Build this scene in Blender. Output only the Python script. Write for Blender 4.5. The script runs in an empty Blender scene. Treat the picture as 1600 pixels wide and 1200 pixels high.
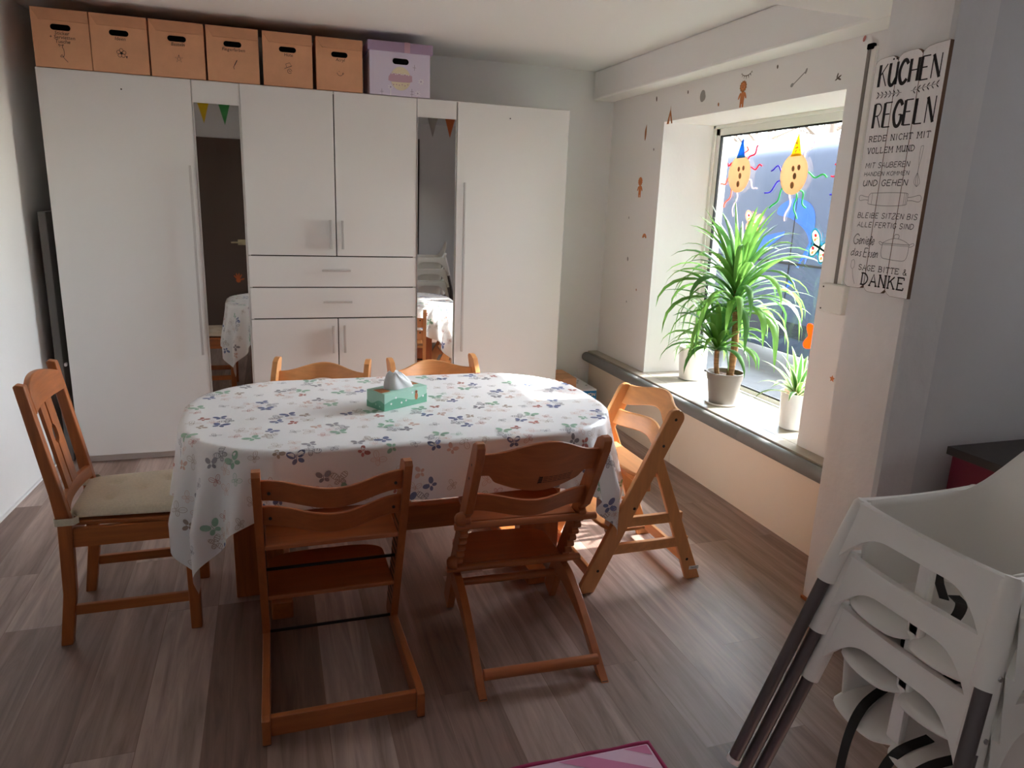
import bpy, bmesh, math, random
from mathutils import Vector, Matrix
from math import sin, cos, pi, radians, sqrt, atan2, hypot

SC = bpy.context.scene
COL = SC.collection
RND = random.Random(7)

# ------------------------------------------------------------------ camera
PITCH, YAW, ROLL, FPX = 0.24615908, 0.32799978, -0.03799086, 1123.24
def make_camera():
    fwd = Vector((sin(YAW)*cos(PITCH), cos(YAW)*cos(PITCH), -sin(PITCH)))
    rt = Vector((cos(YAW), -sin(YAW), 0.0))
    dn = fwd.cross(rt)
    r2 = rt*cos(ROLL) + dn*sin(ROLL)
    d2 = -rt*sin(ROLL) + dn*cos(ROLL)
    m = Matrix((r2, -d2, -fwd)).transposed().to_4x4()
    m.translation = Vector((0, 0, 1.6))
    cd = bpy.data.cameras.new('camera'); co = bpy.data.objects.new('camera', cd)
    COL.objects.link(co); co.matrix_world = m
    cd.sensor_fit = 'HORIZONTAL'; cd.sensor_width = 36.0
    cd.lens = FPX/1600.0*36.0
    cd.clip_start = 0.02; cd.clip_end = 500
    SC.camera = co
make_camera()

# ------------------------------------------------------------------ world, sun, exposure
SUN_ELEV = radians(35.7)
def make_light():
    w = bpy.data.worlds.new('sky'); SC.world = w; w.use_nodes = True
    nt = w.node_tree; nt.nodes.clear()
    sky = nt.nodes.new('ShaderNodeTexSky'); sky.sky_type = 'NISHITA'
    sky.sun_disc = False; sky.sun_elevation = SUN_ELEV; sky.sun_rotation = radians(90)
    sky.air_density = 1.0; sky.dust_density = 0.6; sky.ozone_density = 1.0
    bg = nt.nodes.new('ShaderNodeBackground'); bg.inputs['Strength'].default_value = SKY_STRENGTH
    out = nt.nodes.new('ShaderNodeOutputWorld')
    hs = nt.nodes.new('ShaderNodeHueSaturation'); hs.inputs['Saturation'].default_value = 0.42
    nt.links.new(sky.outputs[0], hs.inputs['Color']); nt.links.new(hs.outputs[0], bg.inputs['Color']); nt.links.new(bg.outputs[0], out.inputs['Surface'])
    sd = bpy.data.lights.new('sun', 'SUN'); so = bpy.data.objects.new('sun', sd); COL.objects.link(so)
    sd.energy = SUN_STRENGTH; sd.angle = radians(0.6); sd.color = (1.0, 0.97, 0.93)
    d = Vector((-cos(SUN_ELEV), 0.0, -sin(SUN_ELEV)))
    so.rotation_euler = d.to_track_quat('-Z', 'Y').to_euler()
    so.location = (8, 3.5, 6)
    # sampling portals, no light of their own: the window and an added fill opening
    for nm, loc, sx, sy in (('window_portal', (2.985, 3.6025, 1.3125), 1.605, 1.675), ('fill_opening_portal', (3.495, 1.0, 1.515), 0.5, 0.53)):
        pd = bpy.data.lights.new(nm, 'AREA'); po = bpy.data.objects.new(nm, pd)
        COL.objects.link(po); pd.shape = 'RECTANGLE'; pd.size = sx; pd.size_y = sy
        pd.cycles.is_portal = True
        po.rotation_mode = 'QUATERNION'; po.location = loc
        po.rotation_quaternion = Matrix(((0, 0, 1), (1, 0, 0), (0, 1, 0))).to_quaternion()
SKY_STRENGTH, SUN_STRENGTH = 1.35, 4.5
make_light()
SC.view_settings.view_transform = 'Standard'
SC.view_settings.look = 'None'
SC.view_settings.gamma = 1.0
SC.view_settings.use_curve_mapping = False
SC.view_settings.exposure = 2.0
SC.cycles.max_bounces = 12
SC.cycles.diffuse_bounces = 8
SC.cycles.glossy_bounces = 4
SC.cycles.transparent_max_bounces = 16
SC.cycles.caustics_reflective = False
SC.cycles.caustics_refractive = False
SC.cycles.sample_clamp_indirect = 6.0
SC.cycles.use_denoising = True

# ------------------------------------------------------------------ materials
def srgb(r, g, b):
    f = lambda c: (c/255/12.92) if c/255 <= 0.04045 else ((c/255+0.055)/1.055)**2.4
    return (f(r), f(g), f(b))
MATS = {}
def mat(name, col, rough=0.55, metal=0.0, spec=0.5, noise=None, bump=None, translucent=0.0, sheen=0.0, coat=0.0):
    """noise = (scale xyz, amount) multiplies the colour; bump = (scale, strength)"""
    m = bpy.data.materials.new(name); m.use_nodes = True
    nt = m.node_tree; b = nt.nodes['Principled BSDF']
    b.inputs['Base Color'].default_value = (*col, 1)
    b.inputs['Roughness'].default_value = rough
    b.inputs['Metallic'].default_value = metal
    b.inputs['Specular IOR Level'].default_value = spec
    if coat: b.inputs['Coat Weight'].default_value = coat; b.inputs['Coat Roughness'].default_value = 0.15
    if sheen: b.inputs['Sheen Weight'].default_value = sheen
    tc = None
    if noise or bump:
        tc = nt.nodes.new('ShaderNodeTexCoord')
    if noise:
        sc, amt = noise
        mp = nt.nodes.new('ShaderNodeMapping'); mp.inputs['Scale'].default_value = sc
        nt.links.new(tc.outputs['Object'], mp.inputs['Vector'])
        n = nt.nodes.new('ShaderNodeTexNoise'); n.inputs['Scale'].default_value = 1.0
        n.inputs['Detail'].default_value = 5.0; n.inputs['Roughness'].default_value = 0.6
        nt.links.new(mp.outputs[0], n.inputs['Vector'])
        r = nt.nodes.new('ShaderNodeValToRGB')
        r.color_ramp.elements[0].position = 0.3; r.color_ramp.elements[1].position = 0.7
        r.color_ramp.elements[0].color = (*[c*(1-amt) for c in col], 1)
        r.color_ramp.elements[1].color = (*[min(1, c*(1+amt)) for c in col], 1)
        nt.links.new(n.outputs['Fac'], r.inputs['Fac'])
        nt.links.new(r.outputs['Color'], b.inputs['Base Color'])
    if bump:
        sc, st = bump
        n2 = nt.nodes.new('ShaderNodeTexNoise'); n2.inputs['Scale'].default_value = sc; n2.inputs['Detail'].default_value = 4
        nt.links.new(tc.outputs['Object'], n2.inputs['Vector'])
        bp = nt.nodes.new('ShaderNodeBump'); bp.inputs['Strength'].default_value = st; bp.inputs['Distance'].default_value = 0.01
        nt.links.new(n2.outputs['Fac'], bp.inputs['Height']); nt.links.new(bp.outputs[0], b.inputs['Normal'])
    if translucent:
        t = nt.nodes.new('ShaderNodeBsdfTranslucent'); t.inputs['Color'].default_value = (*col, 1)
        mx = nt.nodes.new('ShaderNodeMixShader'); mx.inputs[0].default_value = translucent
        o = nt.nodes['Material Output']
        nt.links.new(b.outputs[0], mx.inputs[1]); nt.links.new(t.outputs[0], mx.inputs[2])
        nt.links.new(mx.outputs[0], o.inputs['Surface'])
    MATS[name] = m
    return m

WALL = mat('wall_paint', (0.79, 0.79, 0.79), 0.85, noise=((1.3, 1.3, 1.3), 0.03), bump=(60, 0.06))
WALLW = mat('window_wall_paint', (0.86, 0.85, 0.84), 0.85, bump=(25, 0.12))
CEIL = mat('ceiling_paint', (0.83, 0.825, 0.82), 0.9, bump=(40, 0.05))
PLASTER = mat('rough_plaster', (0.88, 0.87, 0.855), 0.9, noise=((6, 6, 3), 0.04), bump=(18, 0.35))
LACQ = mat('white_lacquer', (0.80, 0.79, 0.78), 0.42, noise=((0.6, 0.6, 0.6), 0.012))
LACQE = mat('white_board_edge', (0.72, 0.70, 0.68), 0.5)
GAPM = mat('dark_gap', (0.03, 0.025, 0.022), 0.9)
ALU = mat('brushed_aluminium', (0.62, 0.60, 0.59), 0.35, metal=0.5)
MIRR = mat('mirror_glass', (0.66, 0.64, 0.61), 0.015, metal=1.0)
BEECH_X = mat('beech_grain_x', srgb(174, 98, 52), 0.42, noise=((3, 40, 40), 0.14), coat=0.25)
BEECH_Z = mat('beech_grain_z', srgb(170, 96, 50), 0.42, noise=((40, 40, 3), 0.14), coat=0.25)
BEECH_Y = mat('beech_grain_y', srgb(170, 96, 50), 0.42, noise=((40, 3, 40), 0.14), coat=0.25)
LBEECH_X = mat('light_beech_grain_x', srgb(222, 158, 100), 0.42, noise=((3, 40, 40), 0.10), coat=0.25)
LBEECH_Z = mat('light_beech_grain_z', srgb(220, 156, 98), 0.42, noise=((40, 40, 3), 0.10), coat=0.25)
PINE_X = mat('stained_pine_grain_x', srgb(172, 98, 46), 0.4, noise=((3, 45, 45), 0.22), coat=0.3)
PINE_Z = mat('stained_pine_grain_z', srgb(168, 94, 44), 0.4, noise=((45, 45, 3), 0.22), coat=0.3)
PINE_Y = mat('stained_pine_grain_y', srgb(168, 94, 44), 0.4, noise=((45, 3, 45), 0.22), coat=0.3)
DARKM = mat('black_metal', (0.015, 0.015, 0.016), 0.45, metal=0.3)
SCREW = mat('dark_screw', (0.03, 0.02, 0.015), 0.6)
STEEL = mat('steel_screw', (0.55, 0.55, 0.56), 0.3, metal=1.0)
KRAFT = mat('kraft_card', srgb(224, 168, 130), 0.85, noise=((14, 14, 14), 0.05))
KRAFTD = mat('kraft_flap', srgb(210, 155, 118), 0.85, noise=((14, 14, 14), 0.05))
HOLE = mat('dark_hole', (0.004, 0.004, 0.004), 1.0, spec=0.0)
INK = mat('black_ink', (0.018, 0.015, 0.014), 0.8)
INKL = mat('grey_ink', (0.13, 0.12, 0.12), 0.8)
LILAC = mat('lilac_card', srgb(218, 210, 230), 0.7)
LILACD = mat('lilac_lid', srgb(168, 146, 176), 0.7)
CREAM = mat('cream_print', srgb(226, 214, 186), 0.75)
PINKP = mat('dusky_pink_print', srgb(196, 160, 176), 0.75)
WHITEP = mat('white_print', (0.85, 0.84, 0.86), 0.75)
GREYP = mat('grey_print', srgb(140, 128, 150), 0.75)
OIL = mat('white_oilcloth', (0.90, 0.90, 0.91), 0.32, bump=(140, 0.02))
B_NAVY = mat('navy_butterfly_print', srgb(116, 126, 166), 0.4)
B_SAGE = mat('sage_butterfly_print', srgb(152, 190, 168), 0.4)
B_RED = mat('red_butterfly_print', srgb(190, 120, 114), 0.4)
B_TAUPE = mat('taupe_butterfly_print', srgb(180, 164, 152), 0.4)
B_ROSE = mat('rose_butterfly_print', srgb(220, 188, 178), 0.4)
B_GREY = mat('slate_butterfly_print', srgb(150, 148, 156), 0.4)
LINEN = mat('beige_linen', srgb(220, 209, 186), 0.9, noise=((120, 120, 120), 0.08), bump=(350, 0.25), sheen=0.2)
TPAPER = mat('tissue_paper', (0.87, 0.88, 0.90), 0.8, translucent=0.25)
MINT = mat('mint_card', srgb(166, 210, 192), 0.6)
MINTD = mat('deep_mint_print', srgb(110, 176, 148), 0.6)
MINTL = mat('pale_blue_mint_card', srgb(176, 206, 204), 0.6)
BROWNP = mat('brown_print', srgb(176, 112, 70), 0.7)
GREYPIPE = mat('grey_foam_pipe', srgb(122, 122, 122), 0.75)
STONE = mat('sill_stone', srgb(164, 155, 142), 0.35, noise=((9, 9, 9), 0.10), bump=(60, 0.03))
PVC = mat('white_window_frame', (0.80, 0.79, 0.75), 0.4)
GASK = mat('black_gasket', (0.012, 0.012, 0.012), 0.6)
PANELM = mat('cream_panel', srgb(236, 225, 208), 0.5)
SOCK = mat('white_plastic', (0.80, 0.79, 0.77), 0.4)
POTG = mat('taupe_plastic_pot', srgb(126, 119, 113), 0.45)
POTW = mat('white_ceramic', (0.84, 0.84, 0.83), 0.3)
SOIL = mat('dark_soil', srgb(70, 50, 38), 1.0, bump=(90, 0.8))
CLAY = mat('orange_clay_granules', srgb(216, 98, 52), 0.95, bump=(140, 0.9))
TRUNK = mat('ringed_trunk', srgb(150, 112, 76), 0.85, noise=((8, 8, 160), 0.4), bump=(60, 0.5))
LEAF = mat('yucca_leaf', srgb(112, 160, 74), 0.42, translucent=0.42)
LEAFD = mat('deep_green_leaf', srgb(78, 126, 62), 0.42, translucent=0.35)
LEAFL = mat('pale_leaf_margin', srgb(214, 226, 178), 0.5, translucent=0.35)
HCW = mat('white_polypropylene', (0.90, 0.88, 0.84), 0.35)
HCLEG = mat('grey_tube_leg', srgb(96, 88, 88), 0.4, metal=0.3)
STRAP = mat('black_webbing', (0.02, 0.019, 0.018), 0.8)
SIGNW = mat('sign_white_board', (0.95, 0.92, 0.90), 0.75, noise=((4, 40, 4), 0.05))
SIGNE = mat('sign_brown_edge', srgb(122, 92, 72), 0.8)
SIGNG = mat('sign_board_groove', srgb(128, 116, 108), 0.9)
RED = mat('wine_red_front', srgb(112, 8, 40), 0.35)
WORK = mat('dark_worktop', srgb(56, 47, 44), 0.45, noise=((30, 30, 30), 0.1))
PINKL = mat('pale_pink_cloth', srgb(240, 204, 226), 0.9)
PINKD = mat('pink_stripe_cloth', srgb(222, 136, 176), 0.9)
PIPING = mat('dark_pink_piping', srgb(168, 44, 92), 0.8)
DOORB = mat('dark_brown_door', srgb(92, 74, 64), 0.5)
BRASS = mat('cream_door_plate', srgb(206, 190, 150), 0.4)
ORANGE = mat('orange_card', srgb(255, 120, 24), 0.7, translucent=0.5)
ORANGEP = mat('orange_plastic', srgb(222, 78, 24), 0.5)
YEL = mat('yellow_card', srgb(246, 214, 40), 0.7, translucent=0.4)
BLUEC = mat('blue_card', srgb(30, 140, 216), 0.7, translucent=0.4)
GREENC = mat('green_card', srgb(70, 170, 84), 0.7, translucent=0.2)
ORC = mat('orange_pennant', srgb(206, 106, 56), 0.8)
GRC = mat('grey_pennant', srgb(158, 148, 144), 0.8)
PLATE = mat('paper_plate_tan', srgb(228, 196, 164), 0.8, translucent=0.35)
PLATEW = mat('paper_plate_rim', srgb(240, 220, 196), 0.8, translucent=0.4)
FACE = mat('grey_brown_paint', srgb(140, 112, 88), 0.8, translucent=0.3)
S_RED = mat('red_crepe', srgb(226, 44, 84), 0.7, translucent=0.3)
S_ORG = mat('salmon_crepe', srgb(246, 138, 110), 0.7, translucent=0.4)
S_PURP = mat('violet_crepe', srgb(92, 70, 206), 0.7, translucent=0.3)
S_GRN = mat('green_crepe', srgb(70, 190, 110), 0.7, translucent=0.3)
S_WHT = mat('pinkish_white_crepe', srgb(236, 214, 220), 0.7, translucent=0.4)
B_TEAL = mat('teal_paint', srgb(40, 120, 150), 0.7, translucent=0.2)
B_PAP = mat('butterfly_paper', srgb(246, 236, 210), 0.8, translucent=0.5)
B_MINTP = mat('mint_paint', srgb(160, 220, 190), 0.8, translucent=0.4)
VAN = mat('dark_grey_paint', srgb(66, 78, 98), 0.3, coat=0.2)
VANB = mat('blue_vinyl_graphic', srgb(30, 92, 190), 0.4)
VANG = mat('dark_vehicle_glass', (0.02, 0.025, 0.03), 0.08)
TYRE = mat('black_rubber', (0.02, 0.02, 0.02), 0.85)
ASPH = mat('grey_asphalt', srgb(104, 106, 106), 0.9, noise=((6, 6, 6), 0.12), bump=(80, 0.3))
BRICK = mat('dark_render', srgb(92, 94, 98), 0.9, bump=(40, 0.3))
BARK = mat('bare_branch_bark', srgb(120, 104, 88), 0.9)
DECBR = mat('decal_brown', srgb(170, 110, 62), 0.8)
DECOR = mat('decal_orange', srgb(206, 128, 76), 0.8)
DECGR = mat('decal_grey', srgb(150, 148, 146), 0.8)
DECDK = mat('decal_dark', srgb(96, 84, 74), 0.8)
DECOL = mat('decal_olive', srgb(142, 140, 84), 0.8)
BLUEB = mat('blue_box_print', srgb(20, 134, 208), 0.5)
BOXW = mat('white_box_card', (0.78, 0.78, 0.82), 0.6)
GREYB = mat('grey_board', srgb(112, 108, 104), 0.7)

def glass_mat():
    m = bpy.data.materials.new('window_glass'); m.use_nodes = True; nt = m.node_tree; nt.nodes.clear()
    o = nt.nodes.new('ShaderNodeOutputMaterial'); t = nt.nodes.new('ShaderNodeBsdfTransparent')
    t.inputs['Color'].default_value = (0.95, 0.97, 0.96, 1)
    g = nt.nodes.new('ShaderNodeBsdfGlossy'); g.inputs['Roughness'].default_value = 0.0
    lw = nt.nodes.new('ShaderNodeLayerWeight'); lw.inputs['Blend'].default_value = 0.5
    pw = nt.nodes.new('ShaderNodeMath'); pw.operation = 'POWER'; pw.inputs[1].default_value = 4.0
    nt.links.new(lw.outputs['Facing'], pw.inputs[0])
    f = nt.nodes.new('ShaderNodeMath'); f.operation = 'MULTIPLY_ADD'; f.inputs[1].default_value = 0.6; f.inputs[2].default_value = 0.045
    nt.links.new(pw.outputs[0], f.inputs[0])
    mx = nt.nodes.new('ShaderNodeMixShader')
    nt.links.new(f.outputs[0], mx.inputs[0]); nt.links.new(t.outputs[0], mx.inputs[1]); nt.links.new(g.outputs[0], mx.inputs[2])
    nt.links.new(mx.outputs[0], o.inputs['Surface'])
    return m
GLASS = glass_mat()

def floor_mat():
    m = bpy.data.materials.new('vinyl_plank_floor'); m.use_nodes = True; nt = m.node_tree
    b = nt.nodes['Principled BSDF']; L = nt.links
    tc = nt.nodes.new('ShaderNodeTexCoord')
    mp = nt.nodes.new('ShaderNodeMapping'); mp.inputs['Rotation'].default_value = (0, 0, radians(90))
    mp.inputs['Location'].default_value = (0.35, 0.07, 0)
    L.new(tc.outputs['Object'], mp.inputs['Vector'])
    br = nt.nodes.new('ShaderNodeTexBrick')
    br.offset = 0.37; br.offset_frequency = 3; br.squash = 1.0
    br.inputs['Scale'].default_value = 1.0; br.inputs['Brick Width'].default_value = 1.22
    br.inputs['Row Height'].default_value = 0.183; br.inputs['Mortar Size'].default_value = 0.0012
    br.inputs['Mortar Smooth'].default_value = 0.3; br.inputs['Bias'].default_value = 0.0
    br.inputs['Color1'].default_value = (0, 0, 0, 1); br.inputs['Color2'].default_value = (1, 1, 1, 1)
    br.inputs['Mortar'].default_value = (0.15, 0.15, 0.15, 1)
    L.new(mp.outputs[0], br.inputs['Vector'])
    ramp = nt.nodes.new('ShaderNodeValToRGB')
    e = ramp.color_ramp.elements
    e[0].position = 0.0; e[0].color = (*srgb(130, 103, 91), 1)
    e[1].position = 1.0; e[1].color = (*srgb(192, 170, 160), 1)
    k = ramp.color_ramp.elements.new(0.5); k.color = (*srgb(166, 141, 130), 1)
    L.new(br.outputs['Color'], ramp.inputs['Fac'])
    # long grain streaks, shifted per plank
    m2 = nt.nodes.new('ShaderNodeMapping'); m2.inputs['Scale'].default_value = (24, 1.6, 1)
    L.new(tc.outputs['Object'], m2.inputs['Vector'])
    add = nt.nodes.new('ShaderNodeVectorMath'); add.operation = 'MULTIPLY_ADD'
    add.inputs[1].default_value = (7, 9, 5)
    L.new(br.outputs['Color'], add.inputs[0]); L.new(m2.outputs[0], add.inputs[2])
    n = nt.nodes.new('ShaderNodeTexNoise'); n.inputs['Scale'].default_value = 1.0; n.inputs['Detail'].default_value = 7
    n.inputs['Roughness'].default_value = 0.62; n.inputs['Distortion'].default_value = 0.8
    L.new(add.outputs[0], n.inputs['Vector'])
    r2 = nt.nodes.new('ShaderNodeValToRGB'); r2.color_ramp.elements[0].position = 0.3; r2.color_ramp.elements[1].position = 0.72
    r2.color_ramp.elements[0].color = (0.54, 0.52, 0.51, 1); r2.color_ramp.elements[1].color = (1.16, 1.16, 1.17, 1)
    L.new(n.outputs['Fac'], r2.inputs['Fac'])
    mx = nt.nodes.new('ShaderNodeMix'); mx.data_type = 'RGBA'; mx.blend_type = 'MULTIPLY'; mx.inputs[0].default_value = 1.0
    L.new(ramp.outputs[0], mx.inputs[6]); L.new(r2.outputs[0], mx.inputs[7])
    L.new(mx.outputs[2], b.inputs['Base Color'])
    b.inputs['Roughness'].default_value = 0.42
    b.inputs['Specular IOR Level'].default_value = 0.4
    bp = nt.nodes.new('ShaderNodeBump'); bp.inputs['Strength'].default_value = 0.12; bp.inputs['Distance'].default_value = 0.004
    L.new(n.outputs['Fac'], bp.inputs['Height']); L.new(bp.outputs[0], b.inputs['Normal'])
    return m
FLOORM = floor_mat()

# ------------------------------------------------------------------ mesh helpers
class MB:
    """collects faces; build() links them as ONE mesh object"""
    def __init__(self): self.v = []; self.f = []; self.m = []; self.mats = []
    def mi(self, m):
        if m not in self.mats: self.mats.append(m)
        return self.mats.index(m)
    def add(self, vs, fs, m):
        o = len(self.v); k = self.mi(m)
        self.v += [tuple(p) for p in vs]
        for f in fs: self.f.append([i+o for i in f]); self.m.append(k)
        return self
    def box(self, x0, x1, y0, y1, z0, z1, m, M=None):
        vs = [Vector(p) for p in ((x0,y0,z0),(x1,y0,z0),(x1,y1,z0),(x0,y1,z0),(x0,y0,z1),(x1,y0,z1),(x1,y1,z1),(x0,y1,z1))]
        if M: vs = [M @ p for p in vs]
        return self.add(vs, [(3,2,1,0),(4,5,6,7),(0,1,5,4),(1,2,6,5),(2,3,7,6),(3,0,4,7)], m)
    def prism(self, poly, a0, a1, axis, m, M=None):
        """poly in the plane normal to axis ('x': (y,z), 'y': (x,z), 'z': (x,y)), extruded from a0 to a1"""
        n = len(poly); vs = []
        for a in (a0, a1):
            for p, q in poly:
                vs.append(Vector((a,p,q)) if axis == 'x' else Vector((p,a,q)) if axis == 'y' else Vector((p,q,a)))
        if M: vs = [M @ p for p in vs]
        area = sum(poly[i][0]*poly[(i+1)%n][1]-poly[(i+1)%n][0]*poly[i][1] for i in range(n))
        pos = area > 0
        if axis == 'y': pos = not pos
        if a1 < a0: pos = not pos
        bot = list(range(n)); top = list(range(n, 2*n))
        fs = []
        if pos:
            fs.append(bot[::-1]); fs.append(top)
            for i in range(n): j = (i+1) % n; fs.append((i, j, n+j, n+i))
        else:
            fs.append(bot); fs.append(top[::-1])
            for i in range(n): j = (i+1) % n; fs.append((j, i, n+i, n+j))
        return self.add(vs, fs, m)
    def tube(self, path, r, m, seg=8, M=None, caps=True):
        P = [Vector(p) for p in path]; n = len(P)
        R = r if isinstance(r, (list, tuple)) else [r]*n
        t = (P[1]-P[0]).normalized()
        ref = Vector((0,0,1)) if abs(t.z) < 0.9 else Vector((1,0,0))
        u = t.cross(ref).normalized(); vs = []
        for i in range(n):
            t = (P[min(i+1,n-1)]-P[max(i-1,0)])
            if t.length < 1e-9: t = Vector((0,0,1))
            t.normalize()
            u = (u - t*u.dot(t)).normalized(); w = t.cross(u)
            for k in range(seg):
                a = 2*pi*k/seg
                vs.append(P[i]+(u*cos(a)+w*sin(a))*R[i])
        if M: vs = [M @ p for p in vs]
        fs = []
        for i in range(n-1):
            for k in range(seg):
                k2 = (k+1) % seg
                fs.append((i*seg+k, i*seg+k2, (i+1)*seg+k2, (i+1)*seg+k))
        if caps:
            fs.append(tuple(range(seg))[::-1]); fs.append(tuple((n-1)*seg+k for k in range(seg)))
        return self.add(vs, fs, m)
    def lathe(self, prof, m, seg=32, c=(0,0,0), M=None):
        """prof = [(r, z)...] turned about z through c"""
        vs = []; n = len(prof)
        for r, z in prof:
            for k in range(seg):
                a = 2*pi*k/seg; vs.append(Vector((c[0]+r*cos(a), c[1]+r*sin(a), c[2]+z)))
        if M: vs = [M @ p for p in vs]
        fs = []
        for i in range(n-1):
            for k in range(seg):
                k2 = (k+1) % seg; fs.append((i*seg+k, i*seg+k2, (i+1)*seg+k2, (i+1)*seg+k))
        return self.add(vs, fs, m)
    def grid(self, fn, nu, nv, m, wrap=False):
        """fn(i, j) -> point, i in 0..nu, j in 0..nv"""
        vs = [fn(i, j) for i in range(nu+1) for j in range(nv+1)]
        fs = [(i*(nv+1)+j, (i+1)*(nv+1)+j, (i+1)*(nv+1)+j+1, i*(nv+1)+j+1) for i in range(nu) for j in range(nv)]
        return self.add(vs, fs, m)
    def disc(self, c, r, n, m, seg=20, up=(0,0,1), rx=None):
        """flat ellipse facing n"""
        n = Vector(n).normalized(); up = Vector(up)
        a = up.cross(n); a = a.normalized() if a.length > 1e-6 else Vector((1,0,0)); b = n.cross(a)
        c = Vector(c); rx = rx or r
        vs = [c+a*rx*cos(2*pi*k/seg)+b*r*sin(2*pi*k/seg) for k in range(seg)]
        return self.add(vs, [tuple(range(seg))], m)
    def build(self, name, parent=None, bevel=0.0, smooth=False, seg=2, solid=0.0, subsurf=0, label=None, loc=None, angle=40):
        me = bpy.data.meshes.new(name); me.from_pydata(self.v, [], self.f)
        for m in self.mats: me.materials.append(m)
        me.polygons.foreach_set('material_index', self.m)
        if smooth:
            me.polygons.foreach_set('use_smooth', [True]*len(self.f))
        me.update()
        o = bpy.data.objects.new(name, me); COL.objects.link(o)
        if smooth == 'auto':
            try: me.set_sharp_from_angle(angle=radians(angle))
            except Exception: pass
        if parent: o.parent = parent
        if loc: o.location = loc
        if solid:
            s = o.modifiers.new('solid', 'SOLIDIFY'); s.thickness = solid; s.offset = 0
        if subsurf:
            s = o.modifiers.new('sub', 'SUBSURF'); s.levels = subsurf; s.render_levels = subsurf
        if bevel:
            b = o.modifiers.new('bevel', 'BEVEL'); b.width = bevel; b.segments = seg; b.limit_method = 'ANGLE'; b.angle_limit = radians(35)
            b.harden_normals = False
        if label: o['label'] = label
        return o

def thing(name, label, cat, loc=(0,0,0), rz=0.0, group=None):
    o = bpy.data.objects.new(name, None); COL.objects.link(o)
    o.empty_display_size = 0.1
    o.location = loc; o.rotation_euler = (0, 0, rz)
    return tag(o, label, cat, group)
def tag(o, label, cat, group=None):
    o['label'] = label; o['category'] = cat
    if group: o['group'] = group
    return o
def struct(name, mb, bevel=0.0, smooth=False, parent=None):
    o = mb.build(name, parent, bevel, smooth); o['kind'] = 'structure'
    return o
def copy_tree(o, loc=None, rz=None, label=None, parent=None):
    c = o.copy(); COL.objects.link(c)
    if parent: c.parent = parent
    if loc is not None: c.location = loc
    if rz is not None: c.rotation_euler = (0, 0, rz)
    if label: c['label'] = label
    for ch in list(o.children): copy_tree(ch, parent=c)
    return c

def arc(cx, cy, r, a0, a1, n=8, ry=None):
    ry = r if ry is None else ry
    return [(cx+r*cos(radians(a0+(a1-a0)*i/n)), cy+ry*sin(radians(a0+(a1-a0)*i/n))) for i in range(n+1)]
def smooth_path(pts, n=6):
    """Catmull-Rom through 2-D or 3-D points"""
    P = [Vector(p) if len(p) == 3 else Vector((p[0], p[1], 0)) for p in pts]
    out = []
    for i in range(len(P)-1):
        p0 = P[max(i-1,0)]; p1 = P[i]; p2 = P[i+1]; p3 = P[min(i+2,len(P)-1)]
        for k in range(n):
            t = k/n
            out.append(0.5*((2*p1)+(p2-p0)*t+(2*p0-5*p1+4*p2-p3)*t*t+(3*p1-p0-3*p2+p3)*t**3))
    out.append(P[-1])
    return out
def ribbon(mb, pts, w, to3d, m, wend=None):
    """flat stroke of width w along 2-D pts; to3d(u, v) places it"""
    n = len(pts)
    if n < 2: return
    L = []; Rr = []
    for i in range(n):
        a = pts[max(i-1,0)]; b = pts[min(i+1,n-1)]
        dx, dy = b[0]-a[0], b[1]-a[1]; l = hypot(dx, dy) or 1e-9
        ww = w if wend is None else w+(wend-w)*i/(n-1)
        nx, ny = -dy/l*ww/2, dx/l*ww/2
        L.append(to3d(pts[i][0]+nx, pts[i][1]+ny)); Rr.append(to3d(pts[i][0]-nx, pts[i][1]-ny))
    mb.add(L+Rr, [(n+i, n+i+1, i+1, i) for i in range(n-1)], m)
def poly2(mb, pts, to3d, m):
    mb.add([to3d(*p) for p in pts], [tuple(range(len(pts)))], m)
def ell(cx, cy, rx, ry, rot=0, n=12):
    c, s = cos(rot), sin(rot)
    return [(cx+rx*cos(2*pi*k/n)*c-ry*sin(2*pi*k/n)*s, cy+rx*cos(2*pi*k/n)*s+ry*sin(2*pi*k/n)*c) for k in range(n)]
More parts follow.
